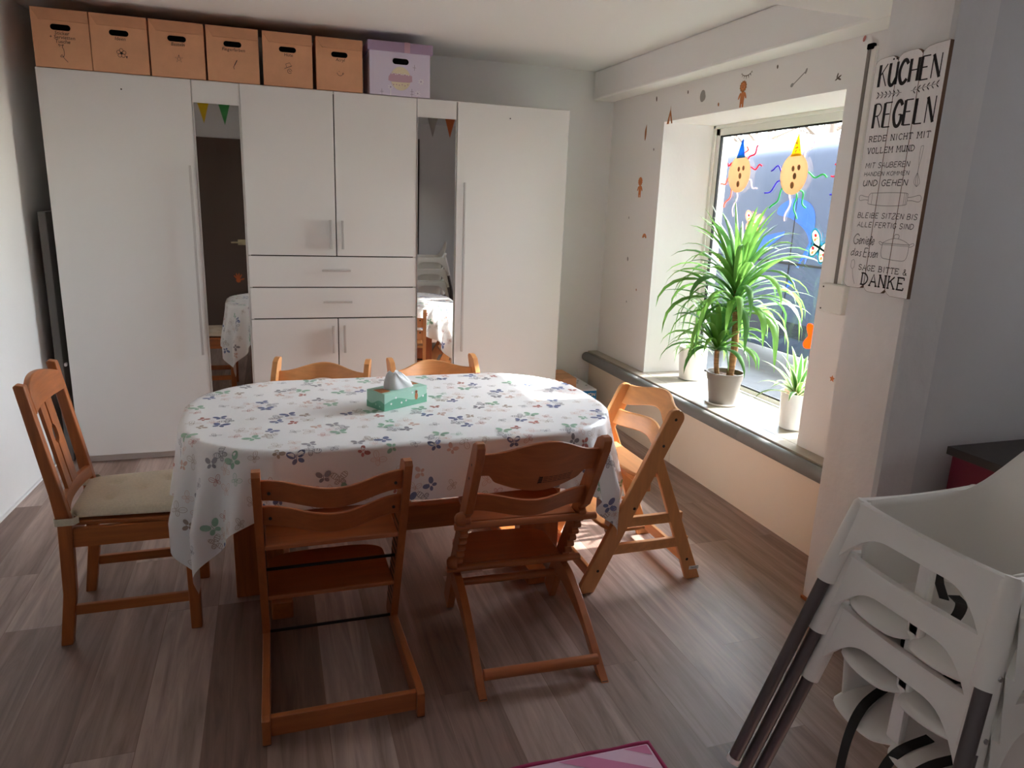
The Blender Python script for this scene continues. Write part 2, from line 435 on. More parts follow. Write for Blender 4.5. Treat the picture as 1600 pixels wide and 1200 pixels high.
# ------------------------------------------------------------------ the room
ZC = 2.553       # ceiling
ZL = 2.355       # underside of beam and cross beam
def lx(y): return -1.309 + 0.0676*(y-3.858)      # left wall face
def room():
    b = MB(); b.box(-2.2, 3.6, -0.9, 5.5, -0.15, 0, FLOORM); struct('floor', b)
    b = MB(); b.box(-2.2, 3.6, -0.9, 5.5, ZC, ZC+0.15, CEIL); struct('ceiling', b)
    b = MB(); b.prism([(lx(5.5), 5.5), (lx(0.3), 0.3), (lx(0.3)-0.2, 0.3), (lx(5.5)-0.2, 5.5)], 0, ZC, 'z', WALL); struct('wall_left', b)
    b = MB(); b.box(-1.6, 3.0, 5.18, 5.4, 0, ZC, WALL); struct('wall_back', b)
    # window wall with its opening
    y0, y1, z0, z1, xf, xo = 2.80, 4.405, 0.475, 2.15, 2.478, 2.99
    b = MB()
    b.box(xf, xo, 2.232, y0, 0, ZC, WALLW)
    b.box(xf, xo, y1, 5.18, 0, ZC, WALLW)
    b.box(xf, xo, y0, y1, z1, ZC, WALLW)
    b.box(xf, xo, y0, y1, 0, z0-0.03, WALLW)
    struct('wall_right', b)
    b = MB(); b.box(2.31, xf, 2.232, 5.18, ZL, ZC, CEIL); struct('trim_1', b, bevel=0.012)
    b = MB(); b.box(1.50, 2.31, 2.10, 2.50, ZL, ZC, CEIL); b.box(2.31, 3.3, 2.10, 2.232, ZL, ZC, CEIL); struct('trim_2', b)
    # pillar beside the window and the wall that runs on from it
    b = MB()
    N = 14
    def corner(z):      # plaster edges are hand-worked, slightly uneven
        return 0.004*sin(z*7.3)+0.003*sin(z*17+1)
    rows = []
    for i in range(N+1):
        z = ZL*i/N; e = corner(z); r = 0.012
        rows.append([(2.12, 2.232+e*0.5, z), (2.12+e*0.4, 2.10, z), (2.12, 1.957+r, z), (2.12+r, 1.957+e*0.3, z), (2.30, 1.957, z), (2.30, 2.232, z)])
    vs = [p for r in rows for p in r]; k = 6
    fs = [(i*k+j, i*k+(j+1) % k, (i+1)*k+(j+1) % k, (i+1)*k+j) for i in range(N) for j in range(k)]
    fs = [f[::-1] for f in fs] + [tuple(range(k)), tuple((N*k+j) for j in range(k))[::-1]]
    b.add(vs, fs, PLASTER); b.box(2.30, 2.478, 2.05, 2.232, 0, ZL, PLASTER)
    struct('wall_pillar', b, smooth='auto')
    b = MB(); b.prism([(2.30, 1.957), (3.5, 1.875), (3.5, 2.10), (2.30, 2.10)], 0, ZC, 'z', WALL); struct('wall_kitchen', b)
    b = MB(); b.box(3.3, 3.5, -0.8, 0.75, 0, ZC, WALL); b.box(3.3, 3.5, 1.25, 2.0, 0, ZC, WALL); b.box(3.3, 3.5, 0.75, 1.25, 0, 1.25, WALL); b.box(3.3, 3.5, 0.75, 1.25, 1.78, ZC, WALL); struct('wall_side', b)  # opening added out of view to let in fill daylight
    # behind the camera
    b = MB(); b.box(-2.0, -0.21, 0.25, 0.45, 0, ZC, WALL); b.box(-0.35, -0.21, -0.7, 0.25, 0, ZC, WALL); struct('wall_front', b)
    b = MB(); b.box(-0.46, 3.5, -0.9, -0.7, 0, ZC, WALL); struct('wall_entrance', b)
    # skirting
    b = MB(); b.box(2.108, 2.119, 1.96, 2.232, 0, 0.012, PINE_Y); struct('baseboard_pillar', b)
    b = MB(); b.prism([(lx(5.1)+0.001, 5.1), (lx(0.5)+0.001, 0.5), (lx(0.5)+0.013, 0.5), (lx(5.1)+0.013, 5.1)], 0, 0.012, 'z', WALL); struct('baseboard_left', b)
    # window: frame, gasket, pane
    w = bpy.data.objects.new('window_1', None); COL.objects.link(w); w.location = (2.885, 3.6, 1.3); w['kind'] = 'structure'
    def T(x): return x
    X0, X1 = 2.865, 2.902
    b = MB(); fr = 0.068
    b.box(X0, X1, y0, y1, z1-0.066, z1, PVC); b.box(X0, X1, y0, y1, z0, z0+0.03, PVC)
    b.box(X0, X1, y0, y0+fr, z0, z1, PVC); b.box(X0, X1, y1-fr, y1, z0, z1, PVC)
    b.box(X0-0.012, X0, y1-0.03, y1, z0, z1, PVC); b.box(X0-0.012, X0, y0, y1, z1-0.022, z1, PVC)
    o = struct('window_frame', b, bevel=0.004, parent=w); o.matrix_parent_inverse = Matrix.Translation((-2.885, -3.6, -1.3))
    b = MB(); g = 0.010
    ya, yb, za, zb = y0+fr, y1-fr, z0+0.03, z1-0.066
    b.box(X0+0.004, X0+0.02, ya, yb, zb-g, zb, GASK); b.box(X0+0.004, X0+0.02, ya, yb, za, za+g, GASK)
    b.box(X0+0.004, X0+0.02, ya, ya+g, za, zb, GASK); b.box(X0+0.004, X0+0.02, yb-g, yb, za, zb, GASK)
    o = struct('window_gasket', b, parent=w); o.matrix_parent_inverse = Matrix.Translation((-2.885, -3.6, -1.3))
    b = MB(); b.add([(2.885, ya, za), (2.885, yb, za), (2.885, yb, zb), (2.885, ya, zb)], [(0, 1, 2, 3)], GLASS)
    o = struct('window_pane', b, parent=w); o.matrix_parent_inverse = Matrix.Translation((-2.885, -3.6, -1.3))
    # sill and boxed-in panels under it
    b = MB(); b.box(2.395, xf, 2.50, 5.178, 0.447, 0.475, STONE); b.box(xf, X0, y0+0.001, y1-0.001, 0.4455, 0.475, STONE); struct('window_sill', b, bevel=0.003)
    b = MB(); b.box(2.412, 2.476, 2.24, 3.855, 0, 0.446, PANELM); struct('trim_3', b)
    b = MB(); b.box(2.412, 2.476, 3.858, 5.178, 0, 0.446, PANELM); struct('trim_4', b)
room()
scene_matrix_fix = bpy.context.view_layer.update

# ------------------------------------------------------------------ wall unit
YF = 4.6
def handle_bar(parent, x, z0, z1, horizontal=False, x1=None):
    b = MB()
    if horizontal:
        b.box(x, x1, YF-0.030, YF-0.019, z0-0.006, z0+0.006, ALU)
        b.box(x+0.012, x+0.022, YF-0.019, YF+0.0, z0-0.004, z0+0.004, ALU); b.box(x1-0.022, x1-0.012, YF-0.019, YF, z0-0.004, z0+0.004, ALU)
    else:
        b.box(x-0.007, x+0.007, YF-0.032, YF-0.018, z0, z1, ALU)
        b.box(x-0.004, x+0.004, YF-0.018, YF, z0+0.02, z0+0.03, ALU); b.box(x-0.004, x+0.004, YF-0.018, YF, z1-0.03, z1-0.02, ALU)
    o = b.build('handle', parent, bevel=0.002)
    return o
def carcass(parent, x0, x1, H=2.2):
    b = MB()
    b.box(x0, x0+0.018, YF+0.02, 5.14, 0, H, LACQE); b.box(x1-0.018, x1, YF+0.02, 5.14, 0, H, LACQE)
    b.box(x0+0.018, x1-0.018, YF+0.02, 5.14, H-0.018, H, LACQE); b.box(x0+0.018, x1-0.018, YF+0.02, 5.14, 0.05, 0.068, LACQE)
    b.box(x0+0.018, x1-0.018, 5.13, 5.14, 0.068, H-0.018, LACQE); b.box(x0+0.018, x1-0.018, YF+0.05, YF+0.06, 0, 0.05, LACQE)
    b.box(x0+0.018, x1-0.018, YF+0.021, YF+0.03, 0.05, H, GAPM)
    return b.build('carcass', parent)
def door(parent, name, x0, x1, z0, z1, m=None):
    b = MB(); b.box(x0+0.002, x1-0.002, YF, YF+0.018, z0+0.002, z1-0.002, m or LACQ)
    return b.build(name, parent, bevel=0.0015)
def wall_unit():
    def at(x): return (x, 4.87, 0)
    def local(t, fn):
        # children are modelled in world coordinates
        before = set(t.children)
        fn(t)
        for c in t.children:
            if c not in before: c.matrix_parent_inverse = Matrix.Translation(Vector(t.location)).inverted()
    t = thing('wardrobe', 'tall white wardrobe at the left end of the wall unit, one wide door', 'wardrobe', at(-0.744))
    def f(t):
        carcass(t, -1.117, -0.372); d = door(t, 'door', -1.117, -0.372, 0.05, 2.197)
        handle_bar(d, -0.403, 0.652, 1.741)
        b = MB(); b.tube([(-0.72, YF+0.001, 2.118), (-0.72, YF-0.004, 2.118)], 0.004, SCREW); b.build('screw', d)
    local(t, f)
    t = thing('mirror_cabinet', 'narrow tall cabinet with a mirror reflecting the dark brown door', 'cabinet', at(-0.247))
    def f(t):
        carcass(t, -0.371, -0.124); d = door(t, 'door', -0.371, -0.124, 0.05, 2.197)
        b = MB(); b.box(-0.364, -0.131, YF-0.0035, YF-0.0005, 0.12, 2.077, MIRR); b.build('mirror', d)
        b = MB(); b.box(-0.371, -0.365, YF-0.003, YF-0.0005, 0.06, 2.19, LACQE); b.box(-0.130, -0.124, YF-0.003, YF-0.0005, 0.06, 2.19, LACQE); b.build('door_edge', d)
    local(t, f)
    t = thing('drawer_cabinet', 'white middle cabinet with two upper doors, two drawers and two lower doors', 'cabinet', at(0.381))
    def f(t):
        carcass(t, -0.123, 0.888)
        d = door(t, 'door', -0.123, 0.392, 1.244, 2.197); handle_bar(d, 0.360, 1.288, 1.462)
        d = door(t, 'door', 0.394, 0.888, 1.244, 2.197); handle_bar(d, 0.430, 1.288, 1.460)
        d = door(t, 'drawer', -0.123, 0.888, 1.053, 1.241); handle_bar(d, 0.302, 1.156, 0, True, 0.474)
        d = door(t, 'drawer', -0.123, 0.888, 0.861, 1.050); handle_bar(d, 0.305, 0.963, 0, True, 0.480)
        d = door(t, 'door', -0.123, 0.392, 0.05, 0.857); handle_bar(d, 0.361, 0.640, 0.815)
        d = door(t, 'door', 0.394, 0.888, 0.05, 0.857); handle_bar(d, 0.431, 0.640, 0.815)
    local(t, f)
    t = thing('mirror_cabinet', 'narrow tall cabinet with a mirror reflecting the sunlit tablecloth', 'cabinet', at(1.0155))
    def f(t):
        carcass(t, 0.889, 1.142)
        # this door stands very slightly ajar
        M = Matrix.Translation((0.889, YF+0.018, 0)) @ Matrix.Rotation(radians(-MIRROR_AJAR), 4, 'Z') @ Matrix.Translation((-0.889, -YF-0.018, 0))
        b = MB(); b.box(0.891, 1.134, YF, YF+0.018, 0.052, 2.195, LACQ, M); d = b.build('door', t, bevel=0.0015)
        b = MB(); b.box(0.896, 1.131, YF-0.0035, YF-0.0005, 0.12, 2.088, MIRR, M); m_ = b.build('mirror', d)
    local(t, f)
    t = thing('wardrobe', 'tall white wardrobe at the right end of the wall unit, beside the window corner', 'wardrobe', at(1.5175))
    def f(t):
        carcass(t, 1.143, 1.892); d = door(t, 'door', 1.143, 1.892, 0.05, 2.197)
        handle_bar(d, 1.192, 0.626, 1.717)
        b = MB(); b.tube([(1.486, YF+0.001, 2.12), (1.486, YF-0.004, 2.12)], 0.004, SCREW); b.build('screw', d)
    local(t, f)
    # grey board in the gap by the left wall
    b = MB(); b.box(-1.205, -1.165, 4.68, 5.12, 0.0, 1.46, GREYB); b.box(-1.215, -1.205, 4.70, 4.74, 0.45, 0.49, SOCK)
    b.box(-1.165, -1.15, 4.69, 4.72, 0.58, 0.60, SOCK)
    o = b.build('folded_table', bevel=0.006); tag(o, 'grey folded board standing in the gap left of the wardrobe', 'board')
MIRROR_AJAR = 2.4
wall_unit()

# ------------------------------------------------------------------ writing
G = {
 'A': [[(0,0),(.5,1),(1,0)],[(.2,.35),(.82,.35)]],
 'B': [[(.05,0),(.05,1)],[(.05,1),(.6,.98),(.8,.8),(.6,.55),(.05,.52)],[(.05,.52),(.7,.5),(.95,.27),(.7,.02),(.05,0)]],
 'C': [[(.92,.82),(.65,1),(.35,.95),(.1,.65),(.1,.35),(.35,.04),(.65,0),(.95,.17)]],
 'D': [[(.05,0),(.05,1)],[(.05,1),(.55,.95),(.92,.65),(.92,.35),(.55,.04),(.05,0)]],
 'E': [[(.08,0),(.08,1)],[(.08,1),(.9,1)],[(.08,.53),(.72,.53)],[(.08,0),(.92,0)]],
 'F': [[(.08,0),(.08,1)],[(.08,1),(.9,1)],[(.08,.53),(.72,.53)]],
 'G': [[(.92,.82),(.65,1),(.35,.95),(.1,.65),(.1,.35),(.35,.04),(.7,0),(.92,.2),(.92,.45)],[(.6,.45),(.92,.45)]],
 'H': [[(.08,0),(.08,1)],[(.08,.5),(.92,.5)],[(.92,1),(.92,0)]],
 'I': [[(.5,0),(.5,1)]],
 'K': [[(.08,0),(.08,1)],[(.88,1),(.1,.45)],[(.38,.62),(.95,0)]],
 'L': [[(.1,1),(.1,0)],[(.1,0),(.92,0)]],
 'M': [[(.05,0),(.08,1)],[(.08,1),(.5,.35),(.92,1)],[(.92,1),(.95,0)]],
 'N': [[(.08,0),(.08,1)],[(.08,1),(.9,0)],[(.92,0),(.92,1)]],
 'O': [arc(.5,.5,.45,90,450,14,.5)],
 'R': [[(.08,0),(.08,1)],[(.08,1),(.6,.98),(.85,.77),(.6,.52),(.08,.5)],[(.45,.5),(.95,0)]],
 'S': [[(.88,.85),(.6,1),(.25,.95),(.12,.75),(.3,.56),(.7,.45),(.9,.25),(.7,.03),(.35,0),(.08,.17)]],
 'T': [[(.5,0),(.5,1)],[(.03,1),(.97,1)]],
 'U': [[(.08,1),(.08,.3),(.3,.02),(.6,.03),(.88,.3)],[(.9,1),(.9,0)]],
 'V': [[(.03,1),(.48,0)],[(.48,0),(.97,1)]],
 'Z': [[(.08,1),(.92,1),(.08,0),(.95,0)]],
 '&': [[(.95,.4),(.6,.02),(.25,0),(.08,.25),(.3,.5),(.6,.72),(.55,.95),(.35,.98),(.28,.75),(.9,0)]],
 'Ü': None,
 'e': [[(.1,.3),(.8,.38),(.75,.58),(.4,.66),(.1,.35),(.25,.02),(.6,0),(.9,.2)]],
 'n': [[(.1,.62),(.12,0)],[(.12,.35),(.45,.64),(.72,.5),(.75,.1),(.95,.05)]],
 'i': [[(.45,.62),(.42,.1),(.7,.03)]],
 'ß': [[(.15,-.25),(.2,.75),(.5,1),(.75,.8),(.5,.55),(.85,.3),(.65,.0),(.4,.05)]],
 'd': [[(.75,.58),(.4,.64),(.1,.3),(.3,.0),(.7,.25)],[(.8,1.05),(.72,.1),(.95,.05)]],
 'a': [[(.75,.58),(.4,.64),(.1,.3),(.3,.0),(.7,.3)],[(.78,.6),(.74,.08),(.95,.05)]],
 's': [[(.75,.58),(.4,.62),(.3,.42),(.65,.22),(.5,.0),(.1,.06)]],
}
HEAVY0 = set('BDEFHKLRUNI')
def letters(mb, text, u0, u1, v0, v1, to3d, m, style='hand', w=0.0022, slant=0.0, gap=0.18):
    """text between u0 and u1, baseline v0, cap height v1-v0"""
    adv = {'I': 0.45, 'i': 0.5, ' ': 0.55, 'M': 1.15, 'ß': 0.8, 'e': .8, 's': .75}
    tot = sum(adv.get(c, 1.0) for c in text) + gap*(len(text)-1)
    k = (u1-u0)/tot; h = v1-v0; x = u0
    for c in text:
        a = adv.get(c, 1.0)*k
        if c != ' ':
            strokes = G['U'] if c == 'Ü' else G[c]
            ww = a*0.98
            for si, st in enumerate(strokes):
                P = [(x+p[0]*ww+slant*p[1]*h, v0+p[1]*h) for p in st]
                if len(P) > 3: P = [(q.x, q.y) for q in smooth_path(P, 4)]
                sw = w
                if style == 'brush':
                    sw = w*(2.6 if (si == 0 and c in 'KÜUCHENRGL') else 2.3 if (c in 'HÜ' and si == len(strokes)-1) or (c == 'N' and si == 1) else 0.9)
                    if c == 'N' and si == 0: sw = w*0.9
                ribbon(mb, P, sw, to3d, m)
                if style == 'serif':
                    for e, o_ in ((P[0], P[1]), (P[-1], P[-2])):
                        vert = abs(e[1]-o_[1]) > 1.2*abs(e[0]-o_[0])
                        edge = abs(e[1]-v0) < 0.03*h or abs(e[1]-v1) < 0.03*h
                        if vert and edge:
                            ribbon(mb, [(e[0]-a*0.17, e[1]), (e[0]+a*0.17, e[1])], w*0.9, to3d, m)
                        elif edge and abs(e[0]-o_[0]) > abs(e[1]-o_[1]) and c in 'EFTL' and e in (P[-1],) or (c == 'T' and edge and not vert):
                            s_ = -1 if abs(e[1]-v1) < 0.03*h else 1
                            ribbon(mb, [(e[0], e[1]), (e[0], e[1]+s_*h*0.2)], w*0.9, to3d, m)
            if c == 'Ü':
                for q in (0.32, 0.68):
                    poly2(mb, ell(x+q*ww+slant*h*1.15, v0+h*1.16, a*0.10, a*0.09, 0, 8), to3d, m)
            if c == 'i': poly2(mb, ell(x+.5*ww+slant*h*.9, v0+h*.86, w*0.7, w*0.7, 0, 8), to3d, m)
        x += a+gap*k
# ------------------------------------------------------------------ kitchen-rules sign on the pillar
def kitchen_sign():
    XF, Y0 = 2.102, 2.246          # printed face, left edge
    T = lambda d: (lambda u, v: Vector((XF-d, Y0-u, v)))
    t = thing('wall_sign', 'white slatted kitchen-rules sign with German lettering hanging on the pillar', 'sign', (2.112, 2.094, 1.745))
    inv = Matrix.Translation(Vector(t.location)).inverted()
    W = 0.304/3
    tops = [2.150, 2.156, 2.160]; bots = [1.338, 1.330, 1.326]
    for i in range(3):
        a, c = i*W+0.0006, (i+1)*W-0.0006
        zt, zb = tops[i], bots[i]
        top = [(a, zt-0.018), (a+0.006, zt-0.010), (a+0.02, zt-0.003), (a+0.05, zt), (c-0.022, zt-0.001), (c-0.010, zt-0.008), (c, zt-0.018)] if i < 2 else \
              [(a, zt-0.018), (a+0.006, zt-0.011), (a+0.02, zt-0.004), (a+0.05, zt), (c, zt+0.002)]
        bot = [(c, zb+0.016), (c-0.016, zb+0.002), (c-0.03, zb), (a+0.02, zb), (a+0.008, zb+0.006), (a, zb+0.016)] if i < 2 else \
              [(c, zb), (a+0.026, zb), (a+0.01, zb+0.008), (a, zb+0.018)]
        poly = top+bot
        b = MB()
        pl = [(Y0-u, v) for u, v in poly]
        b.prism(pl, XF, 2.117, 'x', SIGNE)
        n = len(pl)
        b.add([(XF-0.0004, p, q) for p, q in [((Y0-u)+0.0, v) for u, v in [((u-(a+c)/2)*0.985+(a+c)/2, (v-1.745)*0.9975+1.745) for u, v in poly]]], [tuple(range(n))], SIGNW)
        o = b.build('plank', t); o.matrix_parent_inverse = inv
    d = T(0.0010)
    def line(parts):
        b = MB()
        for a, k in parts: letters(b, *a, d, INK, **k)
        o = b.build('lettering', t); o.matrix_parent_inverse = inv
    def L(*a, **k): line([(a, k)])
    L('KÜCHEN', 0.024, 0.286, 2.052, 2.126, style='brush', w=0.0047, gap=0.12)
    L('REGELN', 0.026, 0.290, 1.912, 1.994, style='brush', w=0.0047, gap=0.14)
    L('REDE NICHT MIT', 0.022, 0.287, 1.865, 1.884, style='serif', w=0.0026, gap=0.32)
    L('VOLLEM MUND', 0.023, 0.232, 1.824, 1.843, style='serif', w=0.0026, gap=0.30)
    L('MIT SAUBEREN', 0.024, 0.222, 1.773, 1.791, w=0.0022, slant=0.12)
    L('HANDEN KOMMEN', 0.023, 0.226, 1.745, 1.759, w=0.0018, slant=0.12)
    L('UND GEHEN', 0.024, 0.226, 1.710, 1.730, w=0.0027, slant=0.12)
    L('BLEIBE SITZEN BIS', 0.022, 0.291, 1.596, 1.614, w=0.0022, slant=0.12)
    L('ALLE FERTIG SIND', 0.027, 0.282, 1.563, 1.581, w=0.0022, slant=0.12)
    # script line with large initials
    line([(('G', 0.016, 0.044, 1.500, 1.536), dict(w=0.0026, slant=0.15)), (('enieße', 0.046, 0.120, 1.501, 1.531), dict(w=0.0025, slant=0.15, gap=0.05))])
    line([(('das', 0.014, 0.070, 1.456, 1.482), dict(w=0.0025, slant=0.15, gap=0.05)), (('E', 0.076, 0.096, 1.455, 1.487), dict(w=0.0025, slant=0.15)),
          (('ssen', 0.099, 0.147, 1.456, 1.484), dict(w=0.0024, slant=0.15, gap=0.05))])
    L('SAGE BITTE &', 0.064, 0.286, 1.407, 1.426, style='serif', w=0.0025, gap=0.26)
    L('DANKE', 0.087, 0.284, 1.354, 1.396, style='serif', w=0.0054, gap=0.34)
    # line drawings
    b = MB(); R = lambda P, w=0.0011, m=INKL: ribbon(b, P, w, d, m)
    def done(b, nm):
        o = b.build(nm, t); o.matrix_parent_inverse = inv
        return MB()
    S = lambda P, n=6: [(q.x, q.y) for q in smooth_path(P, n)]
    for (ua, ub, va, vb, sg) in ((0.030, 0.137, 2.024, 2.022, 1), (0.285, 0.176, 2.032, 2.022, -1)):
        R([(ua, va), (ub, vb)], 0.0012, INK)
        for k in range(6):
            u = ua+(ub-ua)*(k+.5)/6; v = va+(vb-va)*(k+.5)/6
            for q in (1, -1):
                poly2(b, ell(u+sg*-0.006, v+q*0.0065, 0.0075, 0.0021, -q*sg*0.8, 8), d, INKL if k % 2 else INK)
    b = done(b, 'branch_drawing')
    # whisk
    R(S([(0.262, 1.838), (0.268, 1.836), (0.266, 1.80), (0.262, 1.775), (0.258, 1.80), (0.258, 1.834), (0.262, 1.838)]))
    R([(0.262, 1.775), (0.261, 1.752)], 0.0018)
    for q in (-1, -.4, .3, 1):
        R(S([(0.261, 1.752), (0.262+q*0.010, 1.73), (0.265+q*0.011, 1.716), (0.266, 1.705)]))
    b = done(b, 'whisk_drawing')
    # rolling pin
    R(S([(0.070, 1.684), (0.15, 1.686), (0.228, 1.684), (0.236, 1.674), (0.236, 1.655), (0.228, 1.644), (0.15, 1.640), (0.070, 1.645), (0.062, 1.655), (0.062, 1.675), (0.070, 1.684)]), 0.0014)
    for u in (0.078, 0.222, 0.230): R([(u, 1.684), (u, 1.644)])
    R(S([(0.062, 1.671), (0.045, 1.672), (0.022, 1.677), (0.016, 1.667), (0.022, 1.658), (0.045, 1.661), (0.062, 1.659)]), 0.0013)
    R(S([(0.236, 1.670), (0.255, 1.671), (0.285, 1.677), (0.294, 1.665), (0.285, 1.655), (0.255, 1.659), (0.236, 1.658)]), 0.0013)
    b = done(b, 'rolling_pin_drawing')
    # pot
    R(S([(0.160, 1.508), (0.158, 1.48), (0.164, 1.462), (0.18, 1.456), (0.25, 1.453), (0.270, 1.460), (0.276, 1.48), (0.276, 1.508)]), 0.0014)
    R([(0.158, 1.510), (0.278, 1.510)], 0.0016); R([(0.160, 1.505), (0.276, 1.505)])
    R(S([(0.160, 1.511), (0.185, 1.523), (0.215, 1.529), (0.25, 1.523), (0.277, 1.511)]), 0.0013)
    R([(0.208, 1.529), (0.206, 1.537), (0.211, 1.543), (0.224, 1.543), (0.229, 1.537), (0.226, 1.529)], 0.0016)
    R(S([(0.160, 1.503), (0.150, 1.505), (0.142, 1.512), (0.148, 1.515), (0.160, 1.509)]), 0.0013)
    R(S([(0.276, 1.503), (0.287, 1.505), (0.297, 1.512), (0.290, 1.516), (0.276, 1.509)]), 0.0013)
    b = done(b, 'pot_drawing')
    # spoon
    R(S([(0.034, 1.405), (0.026, 1.415), (0.026, 1.434), (0.034, 1.441), (0.042, 1.432), (0.042, 1.414), (0.036, 1.405), (0.044, 1.375), (0.056, 1.352)]), 0.0012)
    done(b, 'spoon_drawing')
kitchen_sign()

# ------------------------------------------------------------------ boxes on top of the wall unit
def text_mb(b, s, cx, z, size, M, m):
    """simple sans handwriting: built-in font outlines laid on a front face"""
    cu = bpy.data.curves.new('t', 'FONT'); cu.body = s; cu.size = size; cu.align_x = 'CENTER'; cu.shear = 0.15; cu.resolution_u = 2
    ob = bpy.data.objects.new('t', cu); COL.objects.link(ob)
    dg = bpy.context.evaluated_depsgraph_get(); me = ob.evaluated_get(dg).to_mesh()
    vs = [M(cx+v.co.x, z+v.co.y) for v in me.vertices]; fs = [tuple(p.vertices) for p in me.polygons]
    b.add(vs, fs, m)
    bpy.data.objects.remove(ob); bpy.data.curves.remove(cu)
def archive_box(x0, x1, words, draw, label, y=4.61):
    h = 0.283; w = x1-x0; D = 0.36; x = (x0+x1)/2
    t = thing('archive_box', label, 'box', (x, y, 2.2), 0, 'kraft archive boxes on the wall unit')
    b = MB(); b.box(-w/2, w/2, 0, D, 0, h, KRAFT); b.build('body', t, bevel=0.002)
    b = MB(); zf = h-0.055
    b.prism([(-w/2+0.002, h), (-w/2+0.035, zf+0.002), (w/2, zf), (w/2, h)], -0.009, -0.0005, 'y', KRAFTD)
    b.box(-w/2, w/2, -0.004, D, h, h+0.003, KRAFTD); b.build('lid', t)
    b = MB(); F = lambda u, v: Vector((u, -0.0008, v))
    cz = 0.198
    poly2(b, [(p[0], p[1]) for p in arc(-0.032, cz, 0.0145, 90, 270, 8)+arc(0.032, cz, 0.0145, -90, 90, 8)], F, HOLE)
    b.build('handle_hole', t)
    b = MB(); R = lambda P, ww=0.0022: ribbon(b, P, ww, F, INK)
    S = lambda P: [(q.x, q.y) for q in smooth_path(P, 5)]
    z = 0.163
    for k, s in enumerate(words):
        text_mb(b, s, 0.004, z-0.02*k, 0.024, F, INK)
    b.build('handwriting', t); b = MB()
    if draw == 'ribbon':
        R(S([(-0.01, 0.105), (-0.016, 0.116), (-0.004, 0.112), (0.006, 0.116), (0.0, 0.104), (0.006, 0.09), (0.004, 0.06), (-0.012, 0.056), (-0.004, 0.066), (0.004, 0.05), (0.02, 0.032)]))
    elif draw == 'flower':
        for k in range(5):
            a = 2*pi*k/5+0.3; R(ell(0.005+0.014*cos(a), 0.10+0.014*sin(a), 0.009, 0.009, 0, 10)+[ell(0.005+0.014*cos(a), 0.10+0.014*sin(a), 0.009, 0.009, 0, 10)[0]])
        poly2(b, ell(0.005, 0.10, 0.006, 0.006), F, INK); poly2(b, [(0.024, 0.087), (0.034, 0.087), (0.029, 0.074)], F, INK)
    elif draw == 'star':
        R([(0.005+0.02*cos(pi/2+4*pi*k/5), 0.098+0.02*sin(pi/2+4*pi*k/5)) for k in range(6)])
    elif draw == 'brush':
        R([(0.02, 0.118), (0.006, 0.092)], 0.004); R(S([(0.006, 0.092), (0.0, 0.08), (0.004, 0.07)]))
    elif draw == 'hat':
        R([(-0.014, 0.10), (0.018, 0.112), (0.010, 0.13), (-0.012, 0.122), (-0.008, 0.104)]); R([(-0.02, 0.097), (0.022, 0.115)])
        R(ell(0.008, 0.085, 0.012, 0.012, 0, 10)); R([(0.002, 0.088), (0.014, 0.083)])
    elif draw == 'smile':
        R(S([(-0.016, 0.10), (-0.006, 0.087), (0.010, 0.087), (0.020, 0.098)])); R(ell(0.02, 0.098, 0.004, 0.004, 0, 8)); R([(-0.004, 0.11), (-0.002, 0.106)])
    b.build('ink_drawing', t)
    return t
